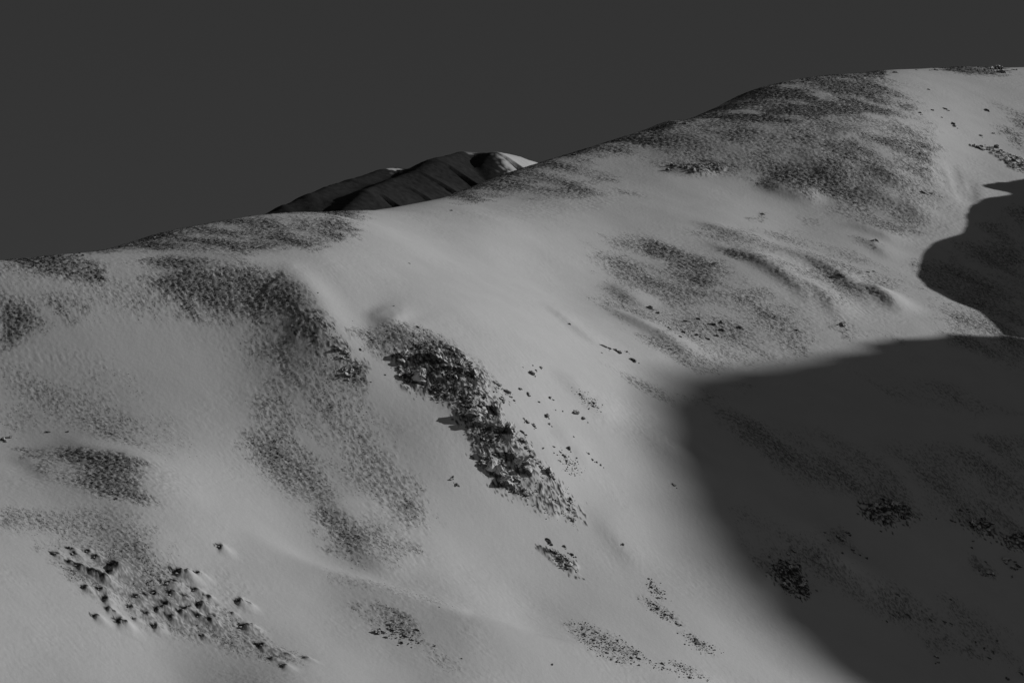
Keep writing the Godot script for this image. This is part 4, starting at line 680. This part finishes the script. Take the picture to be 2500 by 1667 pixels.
	for j in n:
		var up := mini(j + 1, n - 1) * w
		var dn := maxi(j - 1, 0) * w
		for i in w:
			var e := verts[j * w + mini(i + 1, w - 1)] - verts[j * w + maxi(i - 1, 0)]
			var f := verts[up + i] - verts[dn + i]
			normals[j * w + i] = e.cross(f).normalized()
	var index := PackedInt32Array()
	index.resize((w - 1) * (n - 1) * 6)
	var k := 0
	for j in n - 1:
		var a := j * w
		for i in w - 1:
			index[k] = a
			index[k + 1] = a + w
			index[k + 2] = a + 1
			index[k + 3] = a + 1
			index[k + 4] = a + w
			index[k + 5] = a + w + 1
			a += 1
			k += 6
	var o := mesh_of("mountain_slope", verts, normals, colors, index, snow_material)
	o.set_meta("kind", "structure")
	o.set_meta("label", "snow-covered mountain slope with speckled bare patches rising to a rounded skyline")
	o.set_meta("category", "slope")
	add_child(o)


func mesh_of(called: String, verts: PackedVector3Array, normals: PackedVector3Array, colors: PackedColorArray, index: PackedInt32Array, material: Material) -> MeshInstance3D:
	var arrays := []
	arrays.resize(Mesh.ARRAY_MAX)
	arrays[Mesh.ARRAY_VERTEX] = verts
	arrays[Mesh.ARRAY_NORMAL] = normals
	arrays[Mesh.ARRAY_COLOR] = colors
	if index.size():
		arrays[Mesh.ARRAY_INDEX] = index
	var mesh := ArrayMesh.new()
	mesh.add_surface_from_arrays(Mesh.PRIMITIVE_TRIANGLES, arrays)
	mesh.surface_set_material(0, material)
	var o := MeshInstance3D.new()
	o.name = called
	o.mesh = mesh
	return o


# a sheet over x and z whose height and colour come from a function (x, z) -> [height, tone]
func sheet(called: String, x0: float, x1: float, z0: float, z1: float, cell: float, shape: Callable) -> MeshInstance3D:
	var w := int((x1 - x0) / cell) + 1
	var n := int((z0 - z1) / cell) + 1
	var verts := PackedVector3Array()
	var colors := PackedColorArray()
	var normals := PackedVector3Array()
	var index := PackedInt32Array()
	for j in n:
		for i in w:
			var x := x0 + i * cell
			var z := z0 - j * cell
			var r: Array = shape.call(x, z)
			verts.append(Vector3(x, r[0], z))
			colors.append(Color(r[1], r[1], r[1]))
	for j in n:
		for i in w:
			var e := verts[j * w + mini(i + 1, w - 1)] - verts[j * w + maxi(i - 1, 0)]
			var f := verts[mini(j + 1, n - 1) * w + i] - verts[maxi(j - 1, 0) * w + i]
			normals.append(e.cross(f).normalized())
			if i < w - 1 and j < n - 1:
				var a := j * w + i
				index.append_array(PackedInt32Array([a, a + w, a + 1, a + 1, a + w, a + w + 1]))
	return mesh_of(called, verts, normals, colors, index, snow_material)


# height of a tent whose roof line runs through the given points
func tent(line: Array, x: float, z: float, fall_left: float, fall_right: float) -> float:
	var best := -1e9
	for s in line.size() - 1:
		var a: Vector3 = line[s]
		var b: Vector3 = line[s + 1]
		var d := Vector2(b.x - a.x, b.z - a.z)
		var g := Vector2(x - a.x, z - a.z)
		var t := clampf(g.dot(d) / d.length_squared(), 0, 1)
		var off := g - d * t
		var fall := fall_left if off.x * 0.8 + off.y * 0.6 * signf(1.0) < 0.0 or off.y > absf(off.x) else fall_right
		best = maxf(best, lerpf(a.y, b.y, t) - sqrt(off.length_squared() + 64.0) * fall + 8.0 * fall)
	return best


func make_far_hill() -> void:
	var n_wide := noise(31, 90.0, 3)
	var n_bare_far := noise(32, 5.0, 4)
	var back := FAR_BACK
	var front := FAR_FRONT
	var shape := func(x: float, z: float) -> Array:
		var a := tent(back, x, z, 0.62, 0.5)
		var b := tent(front, x, z, 0.66, 0.5)
		var h := 0.5 * (a + b + sqrt((a - b) ** 2 + 60.0)) - 1.0 + 2.0 * n_wide.get_noise_2d(x, z) + 0.5 * n_bare_far.get_noise_2d(x, z)
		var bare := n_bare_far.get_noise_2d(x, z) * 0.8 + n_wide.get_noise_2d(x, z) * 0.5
		# eastern snowfield and two tops painted sunlit; elsewhere rock with its shade painted dark
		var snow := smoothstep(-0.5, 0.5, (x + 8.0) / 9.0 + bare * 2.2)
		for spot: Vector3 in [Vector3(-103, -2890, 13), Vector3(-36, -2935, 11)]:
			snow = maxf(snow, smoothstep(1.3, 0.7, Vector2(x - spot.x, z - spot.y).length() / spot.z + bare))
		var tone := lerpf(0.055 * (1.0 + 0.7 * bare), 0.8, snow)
		return [h, tone]
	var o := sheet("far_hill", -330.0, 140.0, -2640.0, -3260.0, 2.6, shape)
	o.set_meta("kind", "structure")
	o.set_meta("label", "distant rocky hilltop with painted shade and painted sunlit snow behind the slope")
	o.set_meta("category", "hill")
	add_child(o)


# the snowy floor of the valley between the viewer and the slope
func make_valley() -> void:
	var n_floor := noise(41, 400.0, 3)
	var shape := func(x: float, z: float) -> Array:
		return [-262.0 + 16.0 * n_floor.get_noise_2d(x, z), SNOW]
	var o := sheet("valley_floor", -4200.0, 4200.0, 3000.0, -1060.0, 60.0, shape)
	o.set_meta("kind", "structure")
	o.set_meta("label", "snow-covered valley floor below the mountain slope")
	o.set_meta("category", "valley")
	add_child(o)


func make_neighbours() -> void:
	var spur := ridge("neighbouring_spur", SPUR_CREST, 46.0, 130.0, 95.0, 51, 9.0)
	spur.set_meta("label", "snowy spur beside the slope on its sunny side")
	spur.set_meta("category", "spur")
	var peak := ridge("neighbouring_mountain", PEAK_CREST, 300.0, 500.0, 420.0, 52, 40.0)
	peak.set_meta("label", "steep snowy mountain across the side valley that shades the slope")
	peak.set_meta("category", "mountain")


func ridge(called: String, crest: Array, left: float, right: float, down: float, seed_value: int, rough: float) -> MeshInstance3D:
	var n := noise(seed_value, rough * 3.0, 3)
	var verts := PackedVector3Array()
	var colors := PackedColorArray()
	var normals := PackedVector3Array()
	var index := PackedInt32Array()
	var line: Array[Vector3] = []
	for s in crest.size() - 1:
		for i in 10:
			line.append(crest[s].cubic_interpolate(crest[s + 1], crest[maxi(s - 1, 0)], crest[mini(s + 2, crest.size() - 1)], i / 10.0) + Vector3(0, 0.12 * rough * n.get_noise_1d((s + i / 10.0) * rough * 4.0), 0))
	line.append(crest[-1])
	var steps := 12
	var w := 2 * steps + 1
	for p in line:
		for i in w:
			var t := (i - steps) / float(steps)
			var q := p + Vector3(left * t if t < 0 else right * t, -down * absf(t), 0)
			if t != 0.0:
				q.y += n.get_noise_2d(q.x, q.z) * rough * minf(absf(t) * 3.0, 1.0) - rough * minf(absf(t) * 3.0, 1.0)
			verts.append(q)
			var bare := n.get_noise_2d(q.x * 2.0, q.z * 2.0)
			var tone := 0.06 if bare > 0.1 else 0.8
			colors.append(Color(tone, tone, tone))
	var m := line.size()
	for j in m:
		for i in w:
			var e := verts[j * w + mini(i + 1, w - 1)] - verts[j * w + maxi(i - 1, 0)]
			var f := verts[mini(j + 1, m - 1) * w + i] - verts[maxi(j - 1, 0) * w + i]
			var g := e.cross(f).normalized()
			normals.append(g if g.y > 0 else -g)
			if i < w - 1 and j < m - 1:
				var a := j * w + i
				index.append_array(PackedInt32Array([a, a + 1, a + w, a + 1, a + w + 1, a + w]))
	var o := mesh_of(called, verts, normals, colors, index, snow_material)
	o.set_meta("kind", "structure")
	add_child(o)
	return o


# ---- rocks

func numbered(called: String) -> String:
	taken[called] = taken.get(called, -1) + 1
	return called if taken[called] == 0 else "%s_%03d" % [called, taken[called]]


# a broken block: a ball cut by planes; the second mesh is the snow lying on the faces that look up
func rock_mesh(seed_value: int, cuts: int, parts: int, snowy: float) -> Array[ArrayMesh]:
	var r := RandomNumberGenerator.new()
	r.seed = seed_value
	var planes: Array[Plane] = []
	for i in cuts:
		planes.append(Plane(Vector3(r.randfn(), r.randfn() * 0.8, r.randfn()).normalized(), r.randf_range(0.42, 0.95)))
	var rough := noise(seed_value, 0.6, 3)
	var st := SurfaceTool.new()
	st.begin(Mesh.PRIMITIVE_TRIANGLES)
	var cap := SurfaceTool.new()
	cap.begin(Mesh.PRIMITIVE_TRIANGLES)
	var capped := false
	var white := []
	var point := func(v: Vector3) -> Vector3:
		var dir := v.normalized()
		var far := 1.05
		for pl in planes:
			var c := pl.normal.dot(dir)
			if c > 0.05:
				far = minf(far, pl.d / c)
		return dir * far * (1.0 + 0.45 * rough.get_noise_3dv(dir * 1.2))
	for axis in 3:
		for sgn: float in [-1.0, 1.0]:
			for a in parts:
				for b in parts:
					var corner: Array[Vector3] = []
					for o: Vector2 in [Vector2(0, 0), Vector2(1, 0), Vector2(1, 1), Vector2(0, 1)]:
						var s := 2.0 * (a + o.x) / parts - 1.0
						var t := 2.0 * (b + o.y) / parts - 1.0
						var v := Vector3(sgn, s, t) if axis == 0 else Vector3(t, sgn, s) if axis == 1 else Vector3(s, t, sgn)
						corner.append(point.call(v))
					for tri: Array in [[0, 1, 2], [0, 2, 3]]:
						var p: Vector3 = corner[tri[0]]
						var q: Vector3 = corner[tri[1]]
						var s: Vector3 = corner[tri[2]]
						if (q - p).cross(s - p).dot(p + q + s) > 0:
							var swap := q
							q = s
							s = swap
						var nm := -(q - p).cross(s - p).normalized()
						var mid := (p + q + s) / 3.0
						var tone := 0.1 * (1.0 + 0.9 * rough.get_noise_3dv(mid * 1.7)) + r.randf_range(0, 0.09)
						face(st, p, q, s, nm, tone)
						if nm.y + 0.6 * rough.get_noise_3dv(mid * 2.3) > 1.0 - snowy and mid.y > -0.1:
							white.append([p, q, s, nm])
	for f: Array in largest_piece(white):
		capped = true
		var mid: Vector3 = (f[0] + f[1] + f[2]) / 3.0
		var lift := Vector3.UP * 0.07
		face(cap, f[0] + lift, f[1] + lift, f[2] + lift, f[3], 0.78)
		for k in 3:
			var u: Vector3 = f[k]
			var v: Vector3 = f[(k + 1) % 3]
			var out := (u + v) * 0.5 - mid
			out.y = 0.0
			face(cap, u + lift, u, v + lift, out.normalized(), 0.78)
			face(cap, v + lift, u, v, out.normalized(), 0.78)
	var meshes: Array[ArrayMesh] = [st.commit(), null]
	meshes[0].surface_set_material(0, rock_material)
	if capped:
		meshes[1] = cap.commit()
		meshes[1].surface_set_material(0, snow_material)
	return meshes


# of all snowy faces those that hang together in the largest patch
func largest_piece(faces: Array) -> Array:
	var at := {}
	for i in faces.size():
		for k in 3:
			var key := Vector3i((faces[i][k] as Vector3) * 1000.0)
			if not at.has(key):
				at[key] = []
			at[key].append(i)
	var seen := {}
	var best := []
	for i in faces.size():
		if seen.has(i):
			continue
		var piece := []
		var todo := [i]
		seen[i] = true
		while todo.size():
			var j: int = todo.pop_back()
			piece.append(faces[j])
			for k in 3:
				for m: int in at[Vector3i((faces[j][k] as Vector3) * 1000.0)]:
					if not seen.has(m):
						seen[m] = true
						todo.append(m)
		if piece.size() > best.size():
			best = piece
	return best


func face(st: SurfaceTool, a: Vector3, b: Vector3, c: Vector3, nm: Vector3, tone: float) -> void:
	for v: Vector3 in [a, b, c]:
		st.set_color(Color(tone, tone, tone))
		st.set_normal(nm)
		st.add_vertex(v)


func rock_set(first: int, count: int, cuts: int, parts: int, snowy: float) -> Array:
	var out := []
	for i in count:
		out.append(rock_mesh(first + i, cuts, parts, snowy))
	return out


# a rock with its snow as a child; the snow is left away where the rock is small
func add_rock(called: String, parent: Node, meshes: Array, at: Transform3D, with_snow: bool) -> MeshInstance3D:
	var pick: Array[ArrayMesh] = meshes[rng.randi() % meshes.size()]
	var o := MeshInstance3D.new()
	o.name = called
	o.mesh = pick[0]
	parent.add_child(o, true)
	o.transform = at
	if with_snow and pick[1] != null:
		var s := MeshInstance3D.new()
		s.name = "snow_cap"
		s.mesh = pick[1]
		o.add_child(s, true)
	return o


func random_in(poly: PackedVector2Array) -> Vector2:
	var box := Rect2(poly[0], Vector2.ZERO)
	for q in poly:
		box = box.expand(q)
	for i in 400:
		var p := Vector2(rng.randf_range(box.position.x, box.end.x), rng.randf_range(box.position.y, box.end.y))
		if Geometry2D.is_point_in_polygon(p, poly):
			return p
	return poly[0]


# laid into the slope: long side down the fall of the ground, tipped with it
func rock_basis(x: float, z: float, width: float, long: float, high: float, deep: float) -> Basis:
	var up := ground_normal(x, z).lerp(Vector3.UP, 0.5).normalized()
	var along := Vector3(0.62, 0, 0.78).rotated(Vector3.UP, rng.randfn() * 0.45)
	along = (along - up * along.dot(up)).normalized()
	var b := Basis(along, up, along.cross(up)).rotated(up, 0.0)
	return b * Basis.from_scale(Vector3(width * long, width * high, width * deep) * 0.5)


func make_outcrops() -> void:
	var meshes := rock_set(100, 14, 9, 5, 0.62)
	var small := rock_set(130, 14, 9, 3, 0.6)
	for spec in OUTCROPS:
		var poly := outline(spec[5])
		var mid := Vector2.ZERO
		for q in poly:
			mid += q / poly.size()
		var thing := Node3D.new()
		thing.name = numbered(spec[0])
		thing.set_meta("label", spec[1])
		thing.set_meta("category", "rock outcrop")
		add_child(thing)
		thing.position = ground(mid.x, mid.y)
		var big: Array = spec[6]
		for i in range(0, big.size(), 3):
			var size: float = big[i + 2]
			var at := Transform3D(rock_basis(big[i], big[i + 1], size * 1.3, 1.2, 1.15, 0.9), ground(big[i], big[i + 1]) + Vector3(0, size * 0.22 + 0.5, 0) - thing.position)
			add_rock("crag", thing, meshes, at, true)
		for i in int(spec[2] * 0.8):
			var p := random_in(poly)
			var size := lerpf(spec[3] * 0.8, spec[4] * 1.15, rng.randf() ** 2.0)
			var flat := rng.randf() < 0.4
			var at := Transform3D(rock_basis(p.x, p.y, size, 1.7 if flat else 1.2, 0.7 if flat else 1.1, 1.0), ground(p.x, p.y) + Vector3(0, size * 0.1 + sample(field_rock, p.x, p.y) * 0.6, 0) - thing.position)
			add_rock("slab" if flat else "block", thing, small, at, size > 1.2)


func place_boulder(called: String, meshes: Array, x: float, z: float, size: float, label: String, group: String, category := "boulder") -> Node3D:
	var thing := Node3D.new()
	thing.name = numbered(called)
	thing.set_meta("label", label)
	thing.set_meta("category", category)
	thing.set_meta("group", group)
	add_child(thing)
	thing.position = ground(x, z)
	var pick: Array[ArrayMesh] = meshes[rng.randi() % meshes.size()]
	var at := Transform3D(rock_basis(x, z, size, rng.randf_range(1.1, 1.8), rng.randf_range(0.5, 0.85), rng.randf_range(0.55, 0.85)), Vector3(0, size * 0.08, 0))
	for k in 2:
		if pick[k] != null and (k == 0 or size > 1.3):
			var o := MeshInstance3D.new()
			o.name = ["stone", "snow_cap"][k]
			o.mesh = pick[k]
			thing.add_child(o, true)
			o.transform = at
	# broken pieces lying about the larger ones, mostly downhill
	if size > 1.2:
		for k in 1 + rng.randi() % 4:
			var s := size * rng.randf_range(0.25, 0.55)
			var along := rng.randf_range(-0.6, 1.1) * size
			var across := rng.randfn() * 0.3 * size
			var px := x + along * 0.62 + across * 0.78
			var pz := z + along * 0.78 - across * 0.62
			var o := MeshInstance3D.new()
			o.name = "fragment"
			o.mesh = meshes[rng.randi() % meshes.size()][0]
			thing.add_child(o, true)
			o.transform = Transform3D(rock_basis(px, pz, s, rng.randf_range(1.0, 2.0), 0.6, 0.7), ground(px, pz) - thing.position + Vector3(0, s * 0.05, 0))
	return thing


func make_boulders() -> void:
	var meshes := rock_set(200, 16, 9, 4, 0.3)
	for spec in BOULDERS:
		var list: Array = spec[1]
		for i in range(0, list.size(), 3):
			place_boulder("boulder", meshes, list[i], list[i + 1], list[i + 2], spec[0], "loose boulders on the snow")


func make_drift_rocks() -> void:
	var meshes := rock_set(300, 10, 9, 3, 0.35)
	for spec in DRIFT_ROCKS:
		var list: Array = spec[1]
		for i in range(0, list.size(), 3):
			var x: float = list[i]
			var z: float = list[i + 1]
			var size: float = list[i + 2]
			var thing := Node3D.new()
			thing.name = numbered("drift_rock")
			thing.set_meta("label", spec[0])
			thing.set_meta("category", "rock")
			thing.set_meta("group", "half-buried rocks of the hummocky lower slope")
			add_child(thing)
			thing.position = ground(x, z)
			for k in 1 + rng.randi() % 3:
				var s := size * rng.randf_range(0.3, 0.6)
				var dx := rng.randf_range(-0.5, 0.35) * size
				var dz := rng.randf_range(-0.45, 0.45) * size
				var at := Transform3D(rock_basis(x + dx, z + dz, s, rng.randf_range(0.9, 1.7), rng.randf_range(0.4, 0.7), 0.9), ground(x + dx, z + dz) - thing.position + Vector3(0, size * 0.12, 0))
				add_rock("stone", thing, meshes, at, s > 1.0)


func make_scree() -> void:
	var meshes := rock_set(400, 8, 9, 2, 0.15)
	var small: Array[Transform3D] = []
	for spec in SCREE:
		var poly := outline(spec[3])
		for i in int(spec[2]):
			var p := random_in(poly)
			place_boulder("boulder", meshes, p.x, p.y, rng.randf_range(1.0, 1.9), spec[0], "stones of the stony banks")
		for i in int(spec[1]):
			var p := random_in(poly) + Vector2(rng.randfn(), rng.randfn()) * 1.6
			var size := lerpf(0.3, 1.1, rng.randf() ** 3.0)
			small.append(Transform3D(rock_basis(p.x, p.y, size, 1.25, 0.8, 0.8), ground(p.x, p.y) + Vector3(0, size * 0.1, 0)))
	var multi := MultiMesh.new()
	multi.transform_format = MultiMesh.TRANSFORM_3D
	multi.mesh = meshes[0][0]
	multi.instance_count = small.size()
	for i in small.size():
		multi.set_instance_transform(i, small[i])
	var o := MultiMeshInstance3D.new()
	o.name = "loose_stones"
	o.multimesh = multi
	o.set_meta("kind", "stuff")
	o.set_meta("label", "small loose stones strewn over the stony banks and streaks")
	o.set_meta("category", "stones")
	add_child(o)


# grass tussocks and small scree that the wind keeps bare in the speckled patches: nobody could count them
func make_tufts() -> void:
	var names := ["grass_tussocks", "fine_scree"]
	var labels := ["short dark grass tussocks poking through the thin snow of the speckled patches", "fine dark scree poking through the thin snow of the speckled patches"]
	var places: Array[Array] = [[], []]
	for j in range(20, FIELD_N - 60):
		var d := GRID_D + j * FIELD_CELL
		var reach := half_width(d)
		for i in FIELD_W:
			var x0 := GRID_X + i * FIELD_CELL
			var bedrock := field_rock[j * FIELD_W + i]
			if absf(x0) > reach or maxf(field_grass[j * FIELD_W + i], bedrock) < 0.05:
				continue
			for k in 44:
				var x := x0 + rng.randf_range(-1.5, 1.5)
				var z := -d + rng.randf_range(-1.5, 1.5)
				var cover := maxf(cover_at(x, z), bedrock * 0.8)
				# they grow in clumps
				var p := 0.78 * x - 0.62 * z
				var q := (0.62 * x + 0.78 * z) * 0.55
				var clump := n_tuft.get_noise_2d(p, q)
				if rng.randf() > (cover - 0.06) * (0.9 + 1.6 * clump):
					continue
				var size := lerpf(0.22, 0.45 + 0.4 * cover, rng.randf() ** 2.0) * (1.0 + bedrock * 0.8)
				var at := ground(x, z)
				at.y += cover * 0.3 * clump - 0.04 + bedrock * 0.45
				var b := Basis(Vector3.UP, rng.randf() * TAU) * Basis.from_scale(Vector3(size * rng.randf_range(0.8, 1.5), size * rng.randf_range(0.45, 0.9), size))
				places[0 if rng.randf() < 0.6 - bedrock else 1].append(Transform3D(b, at))
	for kind in 2:
		var st := SurfaceTool.new()
		st.begin(Mesh.PRIMITIVE_TRIANGLES)
		var r := RandomNumberGenerator.new()
		r.seed = 900 + kind
		var ring: Array[Vector3] = []
		for k in 5:
			var a := TAU * k / 5.0 + r.randf_range(-0.3, 0.3)
			ring.append(Vector3(cos(a) * r.randf_range(0.35, 0.6), -0.25, sin(a) * r.randf_range(0.35, 0.6)))
		var top := [Vector3(0.1, 0.6, -0.05), Vector3(-0.12, 0.45, 0.1)]
		for k in 5:
			var u := ring[k]
			var v := ring[(k + 1) % 5]
			var t: Vector3 = top[k % 2]
			var nm := (v - u).cross(t - u).normalized()
			if nm.dot(u + v) < 0:
				nm = -nm
			face(st, u, v, t, nm, [0.07, 0.08][kind])
			face(st, v, top[(k + 1) % 2], t, (nm + Vector3.UP).normalized(), [0.07, 0.08][kind])
		var mesh := st.commit()
		mesh.surface_set_material(0, rock_material)
		var multi := MultiMesh.new()
		multi.transform_format = MultiMesh.TRANSFORM_3D
		multi.mesh = mesh
		multi.instance_count = places[kind].size()
		for k in places[kind].size():
			multi.set_instance_transform(k, places[kind][k])
		var o := MultiMeshInstance3D.new()
		o.name = names[kind]
		o.multimesh = multi
		o.set_meta("kind", "stuff")
		o.set_meta("label", labels[kind])
		o.set_meta("category", ["grass", "scree"][kind])
		add_child(o)
